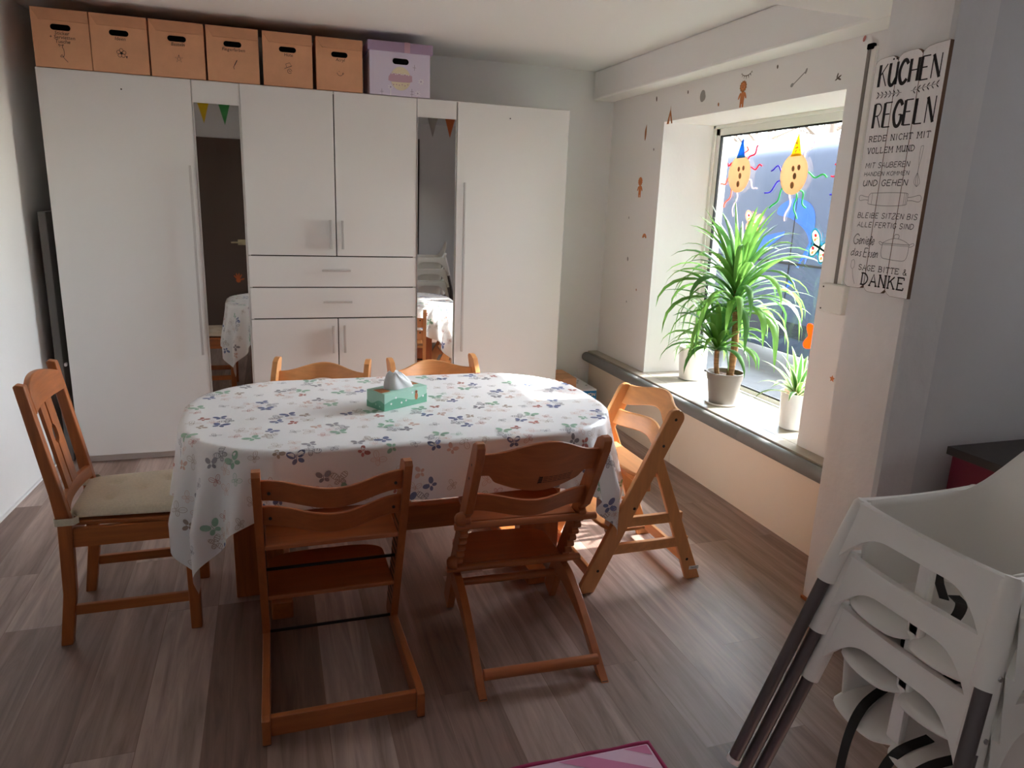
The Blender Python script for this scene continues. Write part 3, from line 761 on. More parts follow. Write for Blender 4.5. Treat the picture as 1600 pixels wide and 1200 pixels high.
def boxes():
    xs = [-1.112, -0.846, -0.565, -0.282, 0.011, 0.302]
    wd = [0.262, 0.272, 0.272, 0.272, 0.270, 0.264]
    data = [(['Sticker', '+ Servietten', 'Tusche'], 'ribbon', 'cardboard archive box at the left end of the row, three handwritten lines and a curl'),
            (['Ideen'], 'flower', 'cardboard archive box with a drawn flower, second in the row'),
            (['Basteln'], 'star', 'cardboard archive box with a drawn star, third in the row'),
            (['Fingerfarben'], 'brush', 'cardboard archive box with a small drawn brush, above the middle cabinet'),
            (['Hüte'], 'hat', 'cardboard archive box with a drawn hat, after the wide gap in the row'),
            (['Acryl'], 'smile', 'cardboard archive box with a drawn smile, next to the lilac box')]
    for x, w, (a, d, l) in zip(xs, wd, data): archive_box(x, x+w, a, d, l)
    t = thing('storage_box', 'lilac printed storage box with lid at the right end of the box row', 'box', (0.787, 4.60, 2.2))
    w, h = 0.362, 0.292; b = MB(); b.box(-w/2, w/2, 0, 0.30, 0, h-0.004, LILAC); b.build('body', t, bevel=0.002)
    b = MB(); b.box(-w/2-0.012, w/2+0.014, -0.012, 0.312, h-0.050, h+0.004, LILACD); l = b.build('lid', t, bevel=0.003)
    b = MB(); b.box(0.022, 0.056, -0.0145, -0.0125, h-0.052, h+0.004, PINKP); b.box(0.022, 0.056, -0.0145, 0.312, h+0.0045, h+0.006, PINKP); b.build('lid_tape', l)
    b = MB(); F = lambda u, v: Vector((u, -0.0008, v)); F2 = lambda u, v: Vector((u, -0.0014, v)); F3 = lambda u, v: Vector((u, -0.002, v))
    cz = 0.192
    poly2(b, arc(0.002-0.032, cz, 0.0165, 90, 270, 8)+arc(0.002+0.032, cz, 0.0165, -90, 90, 8), F, HOLE); b.build('handle_hole', t)
    b = MB()
    poly2(b, ell(0.002, 0.097, 0.060, 0.066, 0, 28), F, CREAM)
    poly2(b, [(-0.07, 0.105), (-0.055, 0.125), (0.04, 0.122), (0.070, 0.117), (0.072, 0.085), (0.052, 0.078), (-0.05, 0.077), (-0.072, 0.083)], F2, PINKP)
    for k in range(10): poly2(b, ell(-0.05+0.011*k, 0.122+0.004*sin(k*2), 0.004, 0.003, 0, 6), F3, WHITEP)
    for k in range(6): poly2(b, ell(-0.04+0.017*k, 0.062+0.006*sin(k*3), 0.004, 0.004, 0, 6), F3, PINKP)
    for (u, v) in ((0.125, 0.090), (-0.058, 0.047), (0.105, 0.022)):
        for k in range(7):
            a = 2*pi*k/7; poly2(b, ell(u+0.012*cos(a), v+0.012*sin(a), 0.006, 0.0025, a, 6), F, WHITEP)
        poly2(b, ell(u, v, 0.0035, 0.0035, 0, 6), F2, GREYP)
    for (u, v) in ((-0.11, 0.018), (0.07, 0.03), (0.07, 0.015), (0.085, 0.165)):
        ribbon(b, [(u, v-0.016), (u, v+0.016)], 0.002, F, GREYP); ribbon(b, [(u-0.01, v), (u+0.01, v)], 0.002, F, GREYP)
    ribbon(b, [(-0.058, 0.035), (-0.058, 0.0)], 0.005, F, WHITEP)
    b.build('printed_motif', t)
boxes()

# ------------------------------------------------------------------ table, cloth, tissue box
TCX, TCY, THX, THY, TR, TZ = 0.515, 2.9325, 0.868, 0.516, 0.415, 0.755
def table():
    t = thing('dining_table', 'oval dark-stained wooden table on trestle legs under the patterned oilcloth', 'table', (TCX, TCY, 0))
    def rr(hx, hy, r):
        return arc(hx-r, hy-r, r, 0, 90, 10)+arc(-hx+r, hy-r, r, 90, 180, 10)+arc(-hx+r, -hy+r, r, 180, 270, 10)+arc(hx-r, -hy+r, r, 270, 360, 10)
    b = MB(); b.prism(rr(THX-0.008, THY-0.008, TR-0.008), 0.715, 0.748, 'z', PINE_X); b.build('tabletop', t, bevel=0.004)
    for s in (-1, 1):
        xc = s*0.605
        b = MB()
        b.box(xc-0.095, xc+0.095, -0.105, -0.035, 0.0, 0.715, PINE_Z)
        b.build('leg', t, bevel=0.004)
        b = MB(); b.box(xc-0.04+0.08*(-s), xc+0.04+0.08*(-s), -0.31, 0.36, 0.0, 0.075, PINE_Y); b.build('foot', t, bevel=0.006)
        b = MB(); b.box(xc-0.045, xc+0.045, -0.035, 0.30, 0.66, 0.714, PINE_Y); b.build('top_bearer', t, bevel=0.004)
    b = MB(); b.box(-0.508, 0.508, -0.118, -0.070, 0.225, 0.335, PINE_X); b.build('stretcher', t, bevel=0.004)
table()

OVX, OVY = 0.335, 0.205
def cloth_pt(u, v):
    """cloth coordinates (metres from the table centre) -> point"""
    ax, ay = abs(u)-(THX-TR), abs(v)-(THY-TR)
    sx = 1 if u >= 0 else -1; sy = 1 if v >= 0 else -1
    if ax > 0 and ay > 0:
        r = hypot(ax, ay); d = r-TR; nx, ny = ax/r*sx, ay/r*sy
        th = atan2(ay, ax)
        p0 = (sx*(THX-TR)+nx*TR, sy*(THY-TR)+ny*TR)
        corner = sin(2*th)
    elif ax-(TR) > ay-(TR):
        d = ax-TR; nx, ny = sx, 0; p0 = (sx*THX, v); corner = 0; th = 0
    else:
        d = ay-TR; nx, ny = 0, sy; p0 = (u, sy*THY); corner = 0; th = 0
    re = 0.014
    if d <= -re: return Vector((TCX+u, TCY+v, TZ))
    s = d+re                      # arc length past the start of the rounded edge
    q = re*pi/2
    if s < q:
        a = s/re; off = re*sin(a)-re; drop = re*(1-cos(a))
    else:
        off = 0.0; drop = re+(s-q)
    dd = max(0, d-0.01)
    amp = min(1.0, dd/0.30)
    if corner > 0:
        k = 5.0
        f = 0.5-0.5*cos(2*pi*k*(th/(pi/2))+ (0.6 if sx > 0 else 0.0)*corner)
        off += corner**0.6*amp*(0.072*f+0.002)
        drop -= corner*amp*0.02*f
    if nx == 0: off += amp*0.010*sin(7*u+1.0)*(1-min(1, abs(u)/0.8))+0.004*amp
    elif ny == 0: off += amp*0.012*(0.5+0.5*sin(11*v+0.5))
    # the stiff cloth stands off a little below the edge
    off += 0.018*amp
    return Vector((TCX+p0[0]+nx*off, TCY+p0[1]+ny*off, TZ-drop))
def cloth():
    b = MB()
    ux = THX+OVX; vy = THY+OVY
    def axis(h, ov, n_in, n_out):
        a = [-(h+ov)+ov*0.95*i/n_out for i in range(n_out)]
        a += [-(h+ov)+ov*0.95+ (ov*0.05)*i/3 for i in range(3)]
        a += [-h+2*h*i/n_in for i in range(n_in)]
        a += [-q for q in a[:n_out+3][::-1]]
        return a+[]
    U = axis(THX, OVX, 90, 34)
    U = sorted(set([round(x, 5) for x in U]+[round(THX, 5)])); V = sorted(set([round(x, 5) for x in axis(THY, OVY, 60, 24)]+[round(THY, 5)]))
    vs = [cloth_pt(u, v) for u in U for v in V]; nv = len(V)
    fs = [(i*nv+j, (i+1)*nv+j, (i+1)*nv+j+1, i*nv+j+1) for i in range(len(U)-1) for j in range(nv-1)]
    b.add(vs, fs, OIL)
    # printed butterflies, in the cloth's own coordinates
    def place(off):
        def f(u, v):
            u = max(-ux+0.001, min(ux-0.001, u)); v = max(-vy+0.001, min(vy-0.001, v))
            p = cloth_pt(u, v); e = 0.002
            n = (cloth_pt(u+e, v)-p).cross(cloth_pt(u, v+e)-p)
            if n.length < 1e-12: n = Vector((0, 0, 1))
            return p+n.normalized()*off
        return f
    P1 = place(0.0009)
    R = random.Random(21)
    def fly(cx, cy, s, rot, m, style):
        c, sn = cos(rot), sin(rot)
        W = [(0.42, 0.34, 0.40, 0.27, 0.75), (-0.42, 0.34, 0.40, 0.27, pi-0.75), (0.27, -0.25, 0.27, 0.19, -0.7), (-0.27, -0.25, 0.27, 0.19, pi+0.7)]
        for wx, wy, rx, ry, ra in W:
            x = cx+(wx*c-wy*sn)*s; y = cy+(wx*sn+wy*c)*s
            if style == 0:
                poly2(b, ell(x, y, rx*s, ry*s, ra+rot, 11), P1, m)
            else:
                e = ell(x, y, rx*s, ry*s, ra+rot, 12); ribbon(b, e+[e[0]], 0.0013 if style == 1 else 0.0017, P1, m)
                if style == 2:
                    for k in (-0.55, 0, 0.55):
                        h = sqrt(1-k*k)*ry*s*0.95; qx = k*rx*s
                        a = ra+rot; p0 = (x+qx*cos(a)-(-h)*sin(a), y+qx*sin(a)+(-h)*cos(a)); p1 = (x+qx*cos(a)-h*sin(a), y+qx*sin(a)+h*cos(a))
                        ribbon(b, [p0, p1], 0.0022, P1, m)
                else:
                    ribbon(b, [(cx, cy), (x+rx*s*0.6*cos(ra+rot), y+rx*s*0.6*sin(ra+rot))], 0.001, P1, m)
        ribbon(b, [(cx-sn*-0.3*s*-1, cy+c*-0.3*s), (cx+sn*-0.3*s, cy+c*0.3*s)], 0.0022, P1, m)
    row = 0
    v = -vy+0.05
    while v < vy:
        u = -ux+0.06+(0.135 if row % 2 else 0)
        while u < ux:
            cu, cv = u+R.uniform(-.018, .018), v+R.uniform(-.014, .014); a0 = R.uniform(0, 6.28)
            k = 1.5
            def put(rad, da, s, lim, cols, style):
                fly(cu+rad*k*cos(a0+da), cv+rad*k*sin(a0+da), s, R.uniform(-lim, lim), R.choice(cols), style)
            put(0.034, 0.0, 0.042, .6, [B_SAGE, B_SAGE, B_NAVY], 0)
            put(0.040, 2.1, 0.034, 1, [B_NAVY, B_NAVY, B_GREY], 0)
            put(0.036, 1.1, 0.038, 2, [B_GREY, B_GREY, B_TAUPE], 2)
            put(0.040, 3.2, 0.029, 2, [B_RED, B_ROSE], R.choice([0, 1]))
            put(0.048, 4.1, 0.036, 2, [B_TAUPE, B_ROSE], 1)
            put(0.044, 5.1, 0.028, 2, [B_RED, B_TAUPE, B_SAGE], R.choice([0, 1]))
            put(0.0, 0.0, 0.030, 2, [B_ROSE], 1)
            fly(cu+0.135+R.uniform(-.01, .01), cv+R.uniform(-.03, .03), 0.026, R.uniform(-2, 2), R.choice([B_TAUPE, B_GREY]), 1)
            u += 0.27
        v += 0.185; row += 1
    o = b.build('tablecloth', smooth=True)
    tag(o, 'white oilcloth printed with butterflies draped over the oval table', 'tablecloth')
cloth()

def tissue_box():
    # corners on the cloth: near-left edge runs from (.356,2.926) to (.418,2.830)
    t = thing('tissue_box', 'mint green tissue box with a white tissue standing on the tablecloth', 'tissue box', (0.418, 2.831, TZ+0.001), atan2(0.118, 0.199))
    Lx, Wy, h = 0.232, 0.114, 0.073
    b = MB(); b.box(0, Lx, 0, Wy, 0, h, MINT); b.build('carton', t, bevel=0.0015)
    b = MB(); F = lambda u, v: Vector((u, -0.0006, v)); Sd = lambda u, v: Vector((-0.0006, Wy-u, v)); Tp = lambda u, v: Vector((u, v, h+0.0006))
    F2 = lambda u, v: Vector((u, -0.0011, v)); Sd2 = lambda u, v: Vector((-0.0011, Wy-u, v))
    hill = [(0, 0.0), (Lx, 0.0)]+[(Lx*(1-k/20), 0.034+0.011*sin(2*pi*(1-k/20)*1.15-0.4)) for k in range(21)]
    poly2(b, hill, F, MINTD)
    hill = [(0, 0.0), (Wy, 0.0)]+[(Wy*(1-k/12), 0.030-0.010*sin(2*pi*(1-k/12))) for k in range(13)]
    poly2(b, hill, Sd, MINTD)
    for (u, v) in ((0.035, 0.026), (0.09, 0.022), (0.115, 0.027), (0.06, 0.048), (0.15, 0.055), (0.21, 0.03)): poly2(b, ell(u, v, 0.0045, 0.0045, 0, 8), F2, WHITEP)
    for (u, v) in ((0.03, 0.055), (0.06, 0.02), (0.085, 0.015)): poly2(b, ell(u, v, 0.0045, 0.0045, 0, 8), Sd2, MINT)
    poly2(b, ell(0.172, 0.036, 0.0085, 0.016, 0, 12), F2, BROWNP); poly2(b, ell(0.172, 0.055, 0.0065, 0.007, 0, 12), F2, BROWNP)
    F3 = lambda u, v: Vector((u, -0.0016, v)); poly2(b, ell(0.172, 0.054, 0.0035, 0.004, 0, 8), F3, DECDK)
    poly2(b, [(0.0, 0.02), (0.05, 0.02), (0.055, 0.075), (0.01, 0.085)], Tp, BROWNP)
    poly2(b, [(0.18, 0.05), (0.222, 0.04), (0.225, 0.10), (0.19, 0.10)], Tp, BROWNP)
    poly2(b, ell(Lx/2, Wy/2, 0.06, 0.019, 0, 20), lambda u, v: Vector((u, v, h+0.0011)), HOLE)
    b.build('printed_pattern', t)
    R = random.Random(4)
    b = MB(); nU, nV = 40, 12
    def tp(i, j):
        a = 2*pi*i/nU; q = j/nV
        rx = 0.064*(1-q)**0.75+0.008; ry = 0.024*(1-q)**0.7+0.006
        fold = 1+0.28*sin(5*a+2.2*q)*(0.35+q*0.65)*(1-q*0.5)
        z = h+0.001+0.068*q**0.85*(1+0.10*sin(3*a+1))
        lean = -0.030*q+0.012*sin(a*2)*q
        return Vector((Lx/2+rx*cos(a)*fold+lean+0.01, Wy/2+ry*sin(a)*fold*1.3, z))
    b.grid(tp, nU, nV, TPAPER)
    # a trailing corner
    def wing(i, j):
        s = i/10; q = j/6-0.5
        return Vector((Lx/2+0.005+0.075*s, Wy/2+q*0.035*(1-0.6*s)+0.006*sin(6*s), h+0.062*(1-s)**1.3+0.006+0.008*abs(q)*sin(7*s)))
    b.grid(wing, 10, 6, TPAPER)
    b.build('tissue', t, smooth=True)
tissue_box()
# ------------------------------------------------------------------ wooden chairs
def slat_mb(x0, x1, zt, zb, yc, th, m, n=20):
    """curved board: zt(x), zb(x) edges, yc(x, z) rear face, th thickness towards +y"""
    b = MB(); xs = [x0+(x1-x0)*i/n for i in range(n+1)]
    vs = []
    for x in xs:
        a, c = zt(x), zb(x)
        vs += [(x, yc(x, c), c), (x, yc(x, a), a), (x, yc(x, a)+th, a), (x, yc(x, c)+th, c)]
    fs = []
    for i in range(n):
        for k in range(4):
            k2 = (k+1) % 4
            fs.append((i*4+k, i*4+k2, (i+1)*4+k2, (i+1)*4+k))
    fs.append((3, 2, 1, 0)); fs.append(tuple(n*4+k for k in range(4)))
    b.add(vs, fs, m); return b
def plate_poly(w, y0, y1, r=0.10, n=8):
    """seat outline: straight at the rear, rounded at the front"""
    return [(-w, y0), (w, y0), (w, y1-r*0.7)]+[(w*cos(radians(a))**0.55 if a < 90 else 0, y1-r*0.7+r*0.7*sin(radians(a))) for a in range(15, 90, 15)] + [(0.0, y1)] + \
           [(-w*cos(radians(a))**0.55, y1-r*0.7+r*0.7*sin(radians(a))) for a in range(75, 0, -15)]+[(-w, y1-r*0.7)]

def stepped_chair(label, loc, rz, mx=BEECH_X, mz=BEECH_Z, my=BEECH_Y, rods=True, dip=0.012):
    """L-shaped climbing chair: floor runners, leaning grooved side boards, two back slats, seat, footrest"""
    t = thing('high_chair', label, 'high chair', loc, rz, 'wooden high chairs around the table')
    k = 0.423; yr = lambda z: 0.262-k*z
    for s in (-1, 1):
        x = s*0.2325
        pr = [(yr(0.03)+0.0, 0.03), (yr(0.03)+0.105, 0.03), (yr(0.70)+0.095, 0.70), (yr(0.77)+0.080, 0.768), (yr(0.785)+0.05, 0.783), (yr(0.785)+0.02, 0.783), (yr(0.77), 0.77)]
        b = MB(); b.prism(pr, x-0.013, x+0.013, 'x', mz)
        xi = x-s*0.0135
        for i in range(13):
            z = 0.10+i*0.034
            b.box(min(xi, xi-s*0.0006), max(xi, xi-s*0.0006), yr(z)+0.012, yr(z)+0.10, z, z+0.012, SCREW)
        b.build('side_board', t, bevel=0.005)
        b = MB(); b.prism([(-0.285, 0.004), (0.36, 0.004), (0.36, 0.03), (0.33, 0.045), (-0.262, 0.092), (-0.285, 0.088)], x-0.0125, x+0.0125, 'x', my)
        b.box(x-0.0125, x+0.0125, -0.283, -0.262, 0.0, 0.006, SCREW); b.build('runner', t, bevel=0.004)
    b = MB(); b.box(-0.22, 0.22, -0.272, -0.252, 0.022, 0.088, mx); b.build('cross_bar', t, bevel=0.003)
    sag = lambda x: 0.062*(0.5+0.5*cos(pi*x/0.225))
    for zt, zb in ((0.741, 0.655), (0.637, 0.552)):
        w = lambda x: dip*cos(pi*x/0.22)
        b = slat_mb(-0.2205, 0.2205, lambda x: zt-0.004-abs(dip)*0.2-w(x)*(1 if dip > 0 else 0.9), lambda x: zb-w(x), lambda x, z: yr(z)+0.022-sag(x), 0.016, mx)
        o = b.build('back_slat', t, bevel=0.004, smooth='auto')
        for s in (-1, 1):
            b = MB(); zc = (zt+zb)/2
            b.tube([(s*0.197, yr(zc)+0.026-sag(0.197), zc), (s*0.197, yr(zc)+0.017-sag(0.197), zc)], 0.0055, SCREW, 8); b.build('screw', o)
    b = MB(); b.prism(plate_poly(0.2185, yr(0.478)-0.005, 0.40), 0.468, 0.486, 'z', mx); b.build('seat', t, bevel=0.005)
    b = MB(); b.prism(plate_poly(0.2185, yr(0.235)-0.003, 0.49), 0.226, 0.243, 'z', mx); b.build('footrest', t, bevel=0.005)
    if rods:
        for z, y in ((0.357, yr(0.357)+0.03), (0.042, yr(0.042)+0.02)):
            b = MB(); b.tube([(-0.225, y, z), (0.225, y, z)], 0.006, DARKM, 8); b.build('rod', t, smooth=True)
    return t

def scissor_chair(label, loc, rz):
    """front right: long leaning side boards, curved rear legs, arched back panel, knobs at the plates"""
    t = thing('high_chair', label, 'high chair', loc, rz, 'wooden high chairs around the table')
    k = 0.56; yr = lambda z: 0.585-k*z
    mx, mz = BEECH_X, BEECH_Z
    xo = 0.012
    for s in (-1, 1):
        x = s*0.218+xo
        rear = []
        for i in range(11):
            z = 0.13+i*0.036; rear += [(yr(z)+0.006, z), (yr(z)-0.007, z+0.008), (yr(z)-0.007, z+0.020), (yr(z)+0.004, z+0.028)]
        pr = [(yr(0)-0.005, 0.0), (yr(0)+0.065, 0.03), (yr(0.10)+0.09, 0.10), (yr(0.5)+0.082, 0.5), (yr(0.80)+0.075, 0.80)]
        pr += [(yr(0.82)+0.065, 0.835), (yr(0.845)+0.045, 0.853), (yr(0.845)+0.02, 0.853), (yr(0.83), 0.84), (yr(0.80)-0.004, 0.80), (yr(0.55)-0.004, 0.55)]
        pr += rear[::-1]
        pr += [(yr(0.10), 0.10)]
        b = MB(); b.prism(pr, x-0.0145, x+0.0145, 'x', mz)
        o = b.build('side_board', t, bevel=0.004)
        b = MB()
        for z in (0.70, 0.76): b.tube([(x+s*0.0146, yr(z)+0.035, z), (x+s*0.0156, yr(z)+0.035, z)], 0.005, SCREW, 8)
        b.build('screw', o)
        # curved rear leg, inside the board
        xi = x-s*0.001
        out = [(0.44, 0.225), (0.36, 0.20), (0.25, 0.13), (0.13, 0.055), (0.02, 0.0)]
        po = [(q.x, q.y) for q in smooth_path([(0.50, 0.22), (0.42, 0.215), (0.30, 0.175), (0.17, 0.105), (0.06, 0.035), (0.0, -0.0)], 5)]
        pi_ = [(q.x, q.y) for q in smooth_path([(0.055, 0.0), (0.12, 0.035), (0.22, 0.092), (0.34, 0.128), (0.44, 0.145), (0.52, 0.15)], 5)]
        b = MB(); b.prism(po+pi_, xi-0.014, xi+0.014, 'x', BEECH_Y); b.box(xi-0.012, xi+0.012, 0.004, 0.045, -0.0005, 0.004, SCREW)
        l = b.build('rear_leg', t, bevel=0.004)
    b = MB(); b.tube([(-0.205+xo, 0.058, 0.058), (0.205+xo, 0.058, 0.058)], 0.019, mx, 16); b.build('rear_dowel', t, smooth='auto')
    b = MB(); b.tube([(-0.205+xo, yr(0.132)+0.03, 0.136), (0.205+xo, yr(0.132)+0.03, 0.136)], 0.016, mx, 16); b.build('front_dowel', t, smooth='auto')
    # arched back panel with stepped lower edge
    sag = lambda x: 0.05*(0.5+0.5*cos(pi*(x-xo)/0.21))
    def zt(x):
        q = abs(x-xo)/0.205; return 0.805+0.062*(0.5+0.5*cos(pi*min(1, q*1.05)))
    def zb(x):
        q = abs(x-xo)
        if q > 0.168: return 0.712
        if q > 0.150: return 0.712-0.028*((0.168-q)/0.018)
        return 0.684-0.032*(1-(q/0.15)**2)
    b = slat_mb(-0.204+xo, 0.204+xo, zt, zb, lambda x, z: yr(z)+0.024-sag(x), 0.016, mx, n=48)
    bp = b.build('back_panel', t, bevel=0.003, smooth='auto')
    b = MB()
    F = lambda u, v: Vector((u, yr(v)+0.0233-sag(u), v))
    for i in range(6):
        for j in range(4):
            u0, v0 = 0.020+i*0.0185, 0.688+j*0.0075
            if i == 0: poly2(b, [(u0-0.016, v0), (u0-0.003, v0), (u0-0.003, v0+0.006), (u0-0.016, v0+0.006)], F, INK)
            ribbon(b, [(u0, v0+0.003), (u0+0.0165, v0+0.003)], 0.0022, F, INK)
    ribbon(b, [(0.003, 0.685), (0.132, 0.685), (0.132, 0.719), (0.003, 0.719), (0.003, 0.685)], 0.0016, F, INK)
    b.build('warning_label', bp)
    sg2 = lambda x: 0.055*(0.5+0.5*cos(pi*(x-xo)/0.21))
    b = slat_mb(-0.204+xo, 0.204+xo, lambda x: 0.618-0.010*cos(pi*(x-xo)/0.2), lambda x: 0.538-0.008*cos(pi*(x-xo)/0.2), lambda x, z: yr(z)+0.024-sg2(x), 0.016, mx)
    b.build('back_slat', t, bevel=0.004, smooth='auto')
    for nm, z, yf, dn in (('seat', 0.488, 0.62, 0.0), ('footrest', 0.252, 0.72, 0.0)):
        b = MB(); b.prism([(p[0]+xo, p[1]) for p in plate_poly(0.2, yr(z)+0.02, yf)], z-0.010, z+0.008, 'z', mx)
        b.tube([(-0.262+xo, yr(z)+0.004, z-0.004), (0.275+xo, yr(z)+0.004, z-0.004)], 0.0135, mx, 14)
        o = b.build(nm, t, bevel=0.003, smooth='auto')
        b = MB(); b.lathe([(0.0, 0.027), (0.012, 0.026), (0.022, 0.018), (0.027, 0.004), (0.027, -0.008), (0.0, -0.009)], BEECH_Z, 18, M=Matrix.Translation((-0.2365+xo, yr(z)-0.006, z+0.028)) @ Matrix.Rotation(radians(-90), 4, 'Y'))
        b.build('knob', o, smooth='auto')
    return t

def frame_chair(label, loc, rz):
    """right end: A-shaped side frames with two rungs each"""
    t = thing('high_chair', label, 'high chair', loc, rz, 'wooden high chairs around the table')
    mx, mz, my = LBEECH_X, LBEECH_Z, LBEECH_X
    for s in (-1, 1):
        x = s*0.228
        # long bar from the front foot up to the top of the back
        d = Vector((-0.36, 0.785)).normalized(); n = Vector((d.y, -d.x))
        bt = [(0.297, 0.0), (0.215, 0.0), (-0.148, 0.735)]
        c = Vector((-0.108, 0.757)); a0 = math.degrees(atan2(-n.y, -n.x))
        cap = [(c.x+0.038*cos(radians(a)), c.y+0.038*sin(radians(a))) for a in [a0-20*i for i in range(10)]]
        b = MB(); b.prism([(0.297, 0.0), (0.217, 0.0)]+cap, x-0.0125, x+0.0125, 'x', mz)
        o = b.build('side_bar', t, bevel=0.004)
        b = MB()
        for yy, zz in ((-0.105, 0.752), (-0.058, 0.640), (0.055, 0.37), (0.205, 0.10)):
            b.tube([(x+s*0.0126, yy, zz), (x+s*0.0134, yy, zz)], 0.0065, SCREW, 10)
        b.build('screw', o)
        b = MB(); b.prism([(-0.305, 0.0), (-0.235, 0.0), (-0.035, 0.535), (-0.058, 0.60)], x-0.0124, x+0.0124, 'x', mz)
        l = b.build('rear_leg', t, bevel=0.004)
        b = MB(); b.tube([(x+s*0.0125, -0.228, 0.10), (x+s*0.0133, -0.228, 0.10)], 0.0065, SCREW, 10); b.build('screw', l)
        if s < 0:
            b = MB(); b.box(x-0.0134, x-0.0126, -0.292, -0.243, 0.047, 0.064, SOCK)
            F = lambda u, v: Vector((x-0.0137, u, v))
            text_mb(b, 'hauck', 0.267, 0.0515, 0.013, lambda u, v: Vector((x-0.0138, -u, v)), INK)
            b.build('label_plate', l)
        for z, ya, yb in ((0.285, 0.13, -0.185), (0.165, 0.185, -0.225)):
            b = MB(); b.box(x-0.0105, x+0.0105, yb, ya, z, z+0.045, my); r = b.build('rung', t, bevel=0.003)
            if s > 0 and z < 0.2:
                b = MB(); b.box(x-0.0115, x-0.0107, -0.17, -0.05, z+0.004, z+0.04, SOCK)
                for q in range(5): b.box(x-0.0122, x-0.0116, -0.165+q*0.022, -0.150+q*0.022, z+0.012, z+0.03, INKL)
                b.build('care_label', r)
    yr = lambda z: 0.205-0.43*z
    sag = lambda x: 0.045*(0.5+0.5*cos(pi*x/0.22))
    b = slat_mb(-0.2155, 0.2155, lambda x: 0.788+0.028*cos(pi*x/0.43)**2, lambda x: 0.700+0.036*cos(pi*x/0.43)**2, lambda x, z: yr(z)-0.005-sag(x), 0.016, mx, 26)
    b.build('back_slat', t, bevel=0.004, smooth='auto')
    b = slat_mb(-0.2155, 0.2155, lambda x: 0.672+0.012*cos(pi*x/0.43)**2, lambda x: 0.606+0.010*cos(pi*x/0.43)**2, lambda x, z: yr(z)-0.005-sag(x), 0.016, mx, 26)
    b.build('back_slat', t, bevel=0.004, smooth='auto')
    b = MB(); b.prism(plate_poly(0.215, -0.075, 0.055, r=0.06), 0.492, 0.510, 'z', mx); b.build('seat', t, bevel=0.005)
    b = MB(); b.prism(plate_poly(0.215, -0.02, 0.17), 0.255, 0.272, 'z', mx); b.build('footrest', t, bevel=0.005)
    for y, z in ((0.225, 0.05), (-0.255, 0.05), (-0.02, 0.43)):
        b = MB(); b.box(-0.216, 0.216, y-0.009, y+0.009, z, z+0.05, mx); b.build('cross_bar', t, bevel=0.003)
    return t

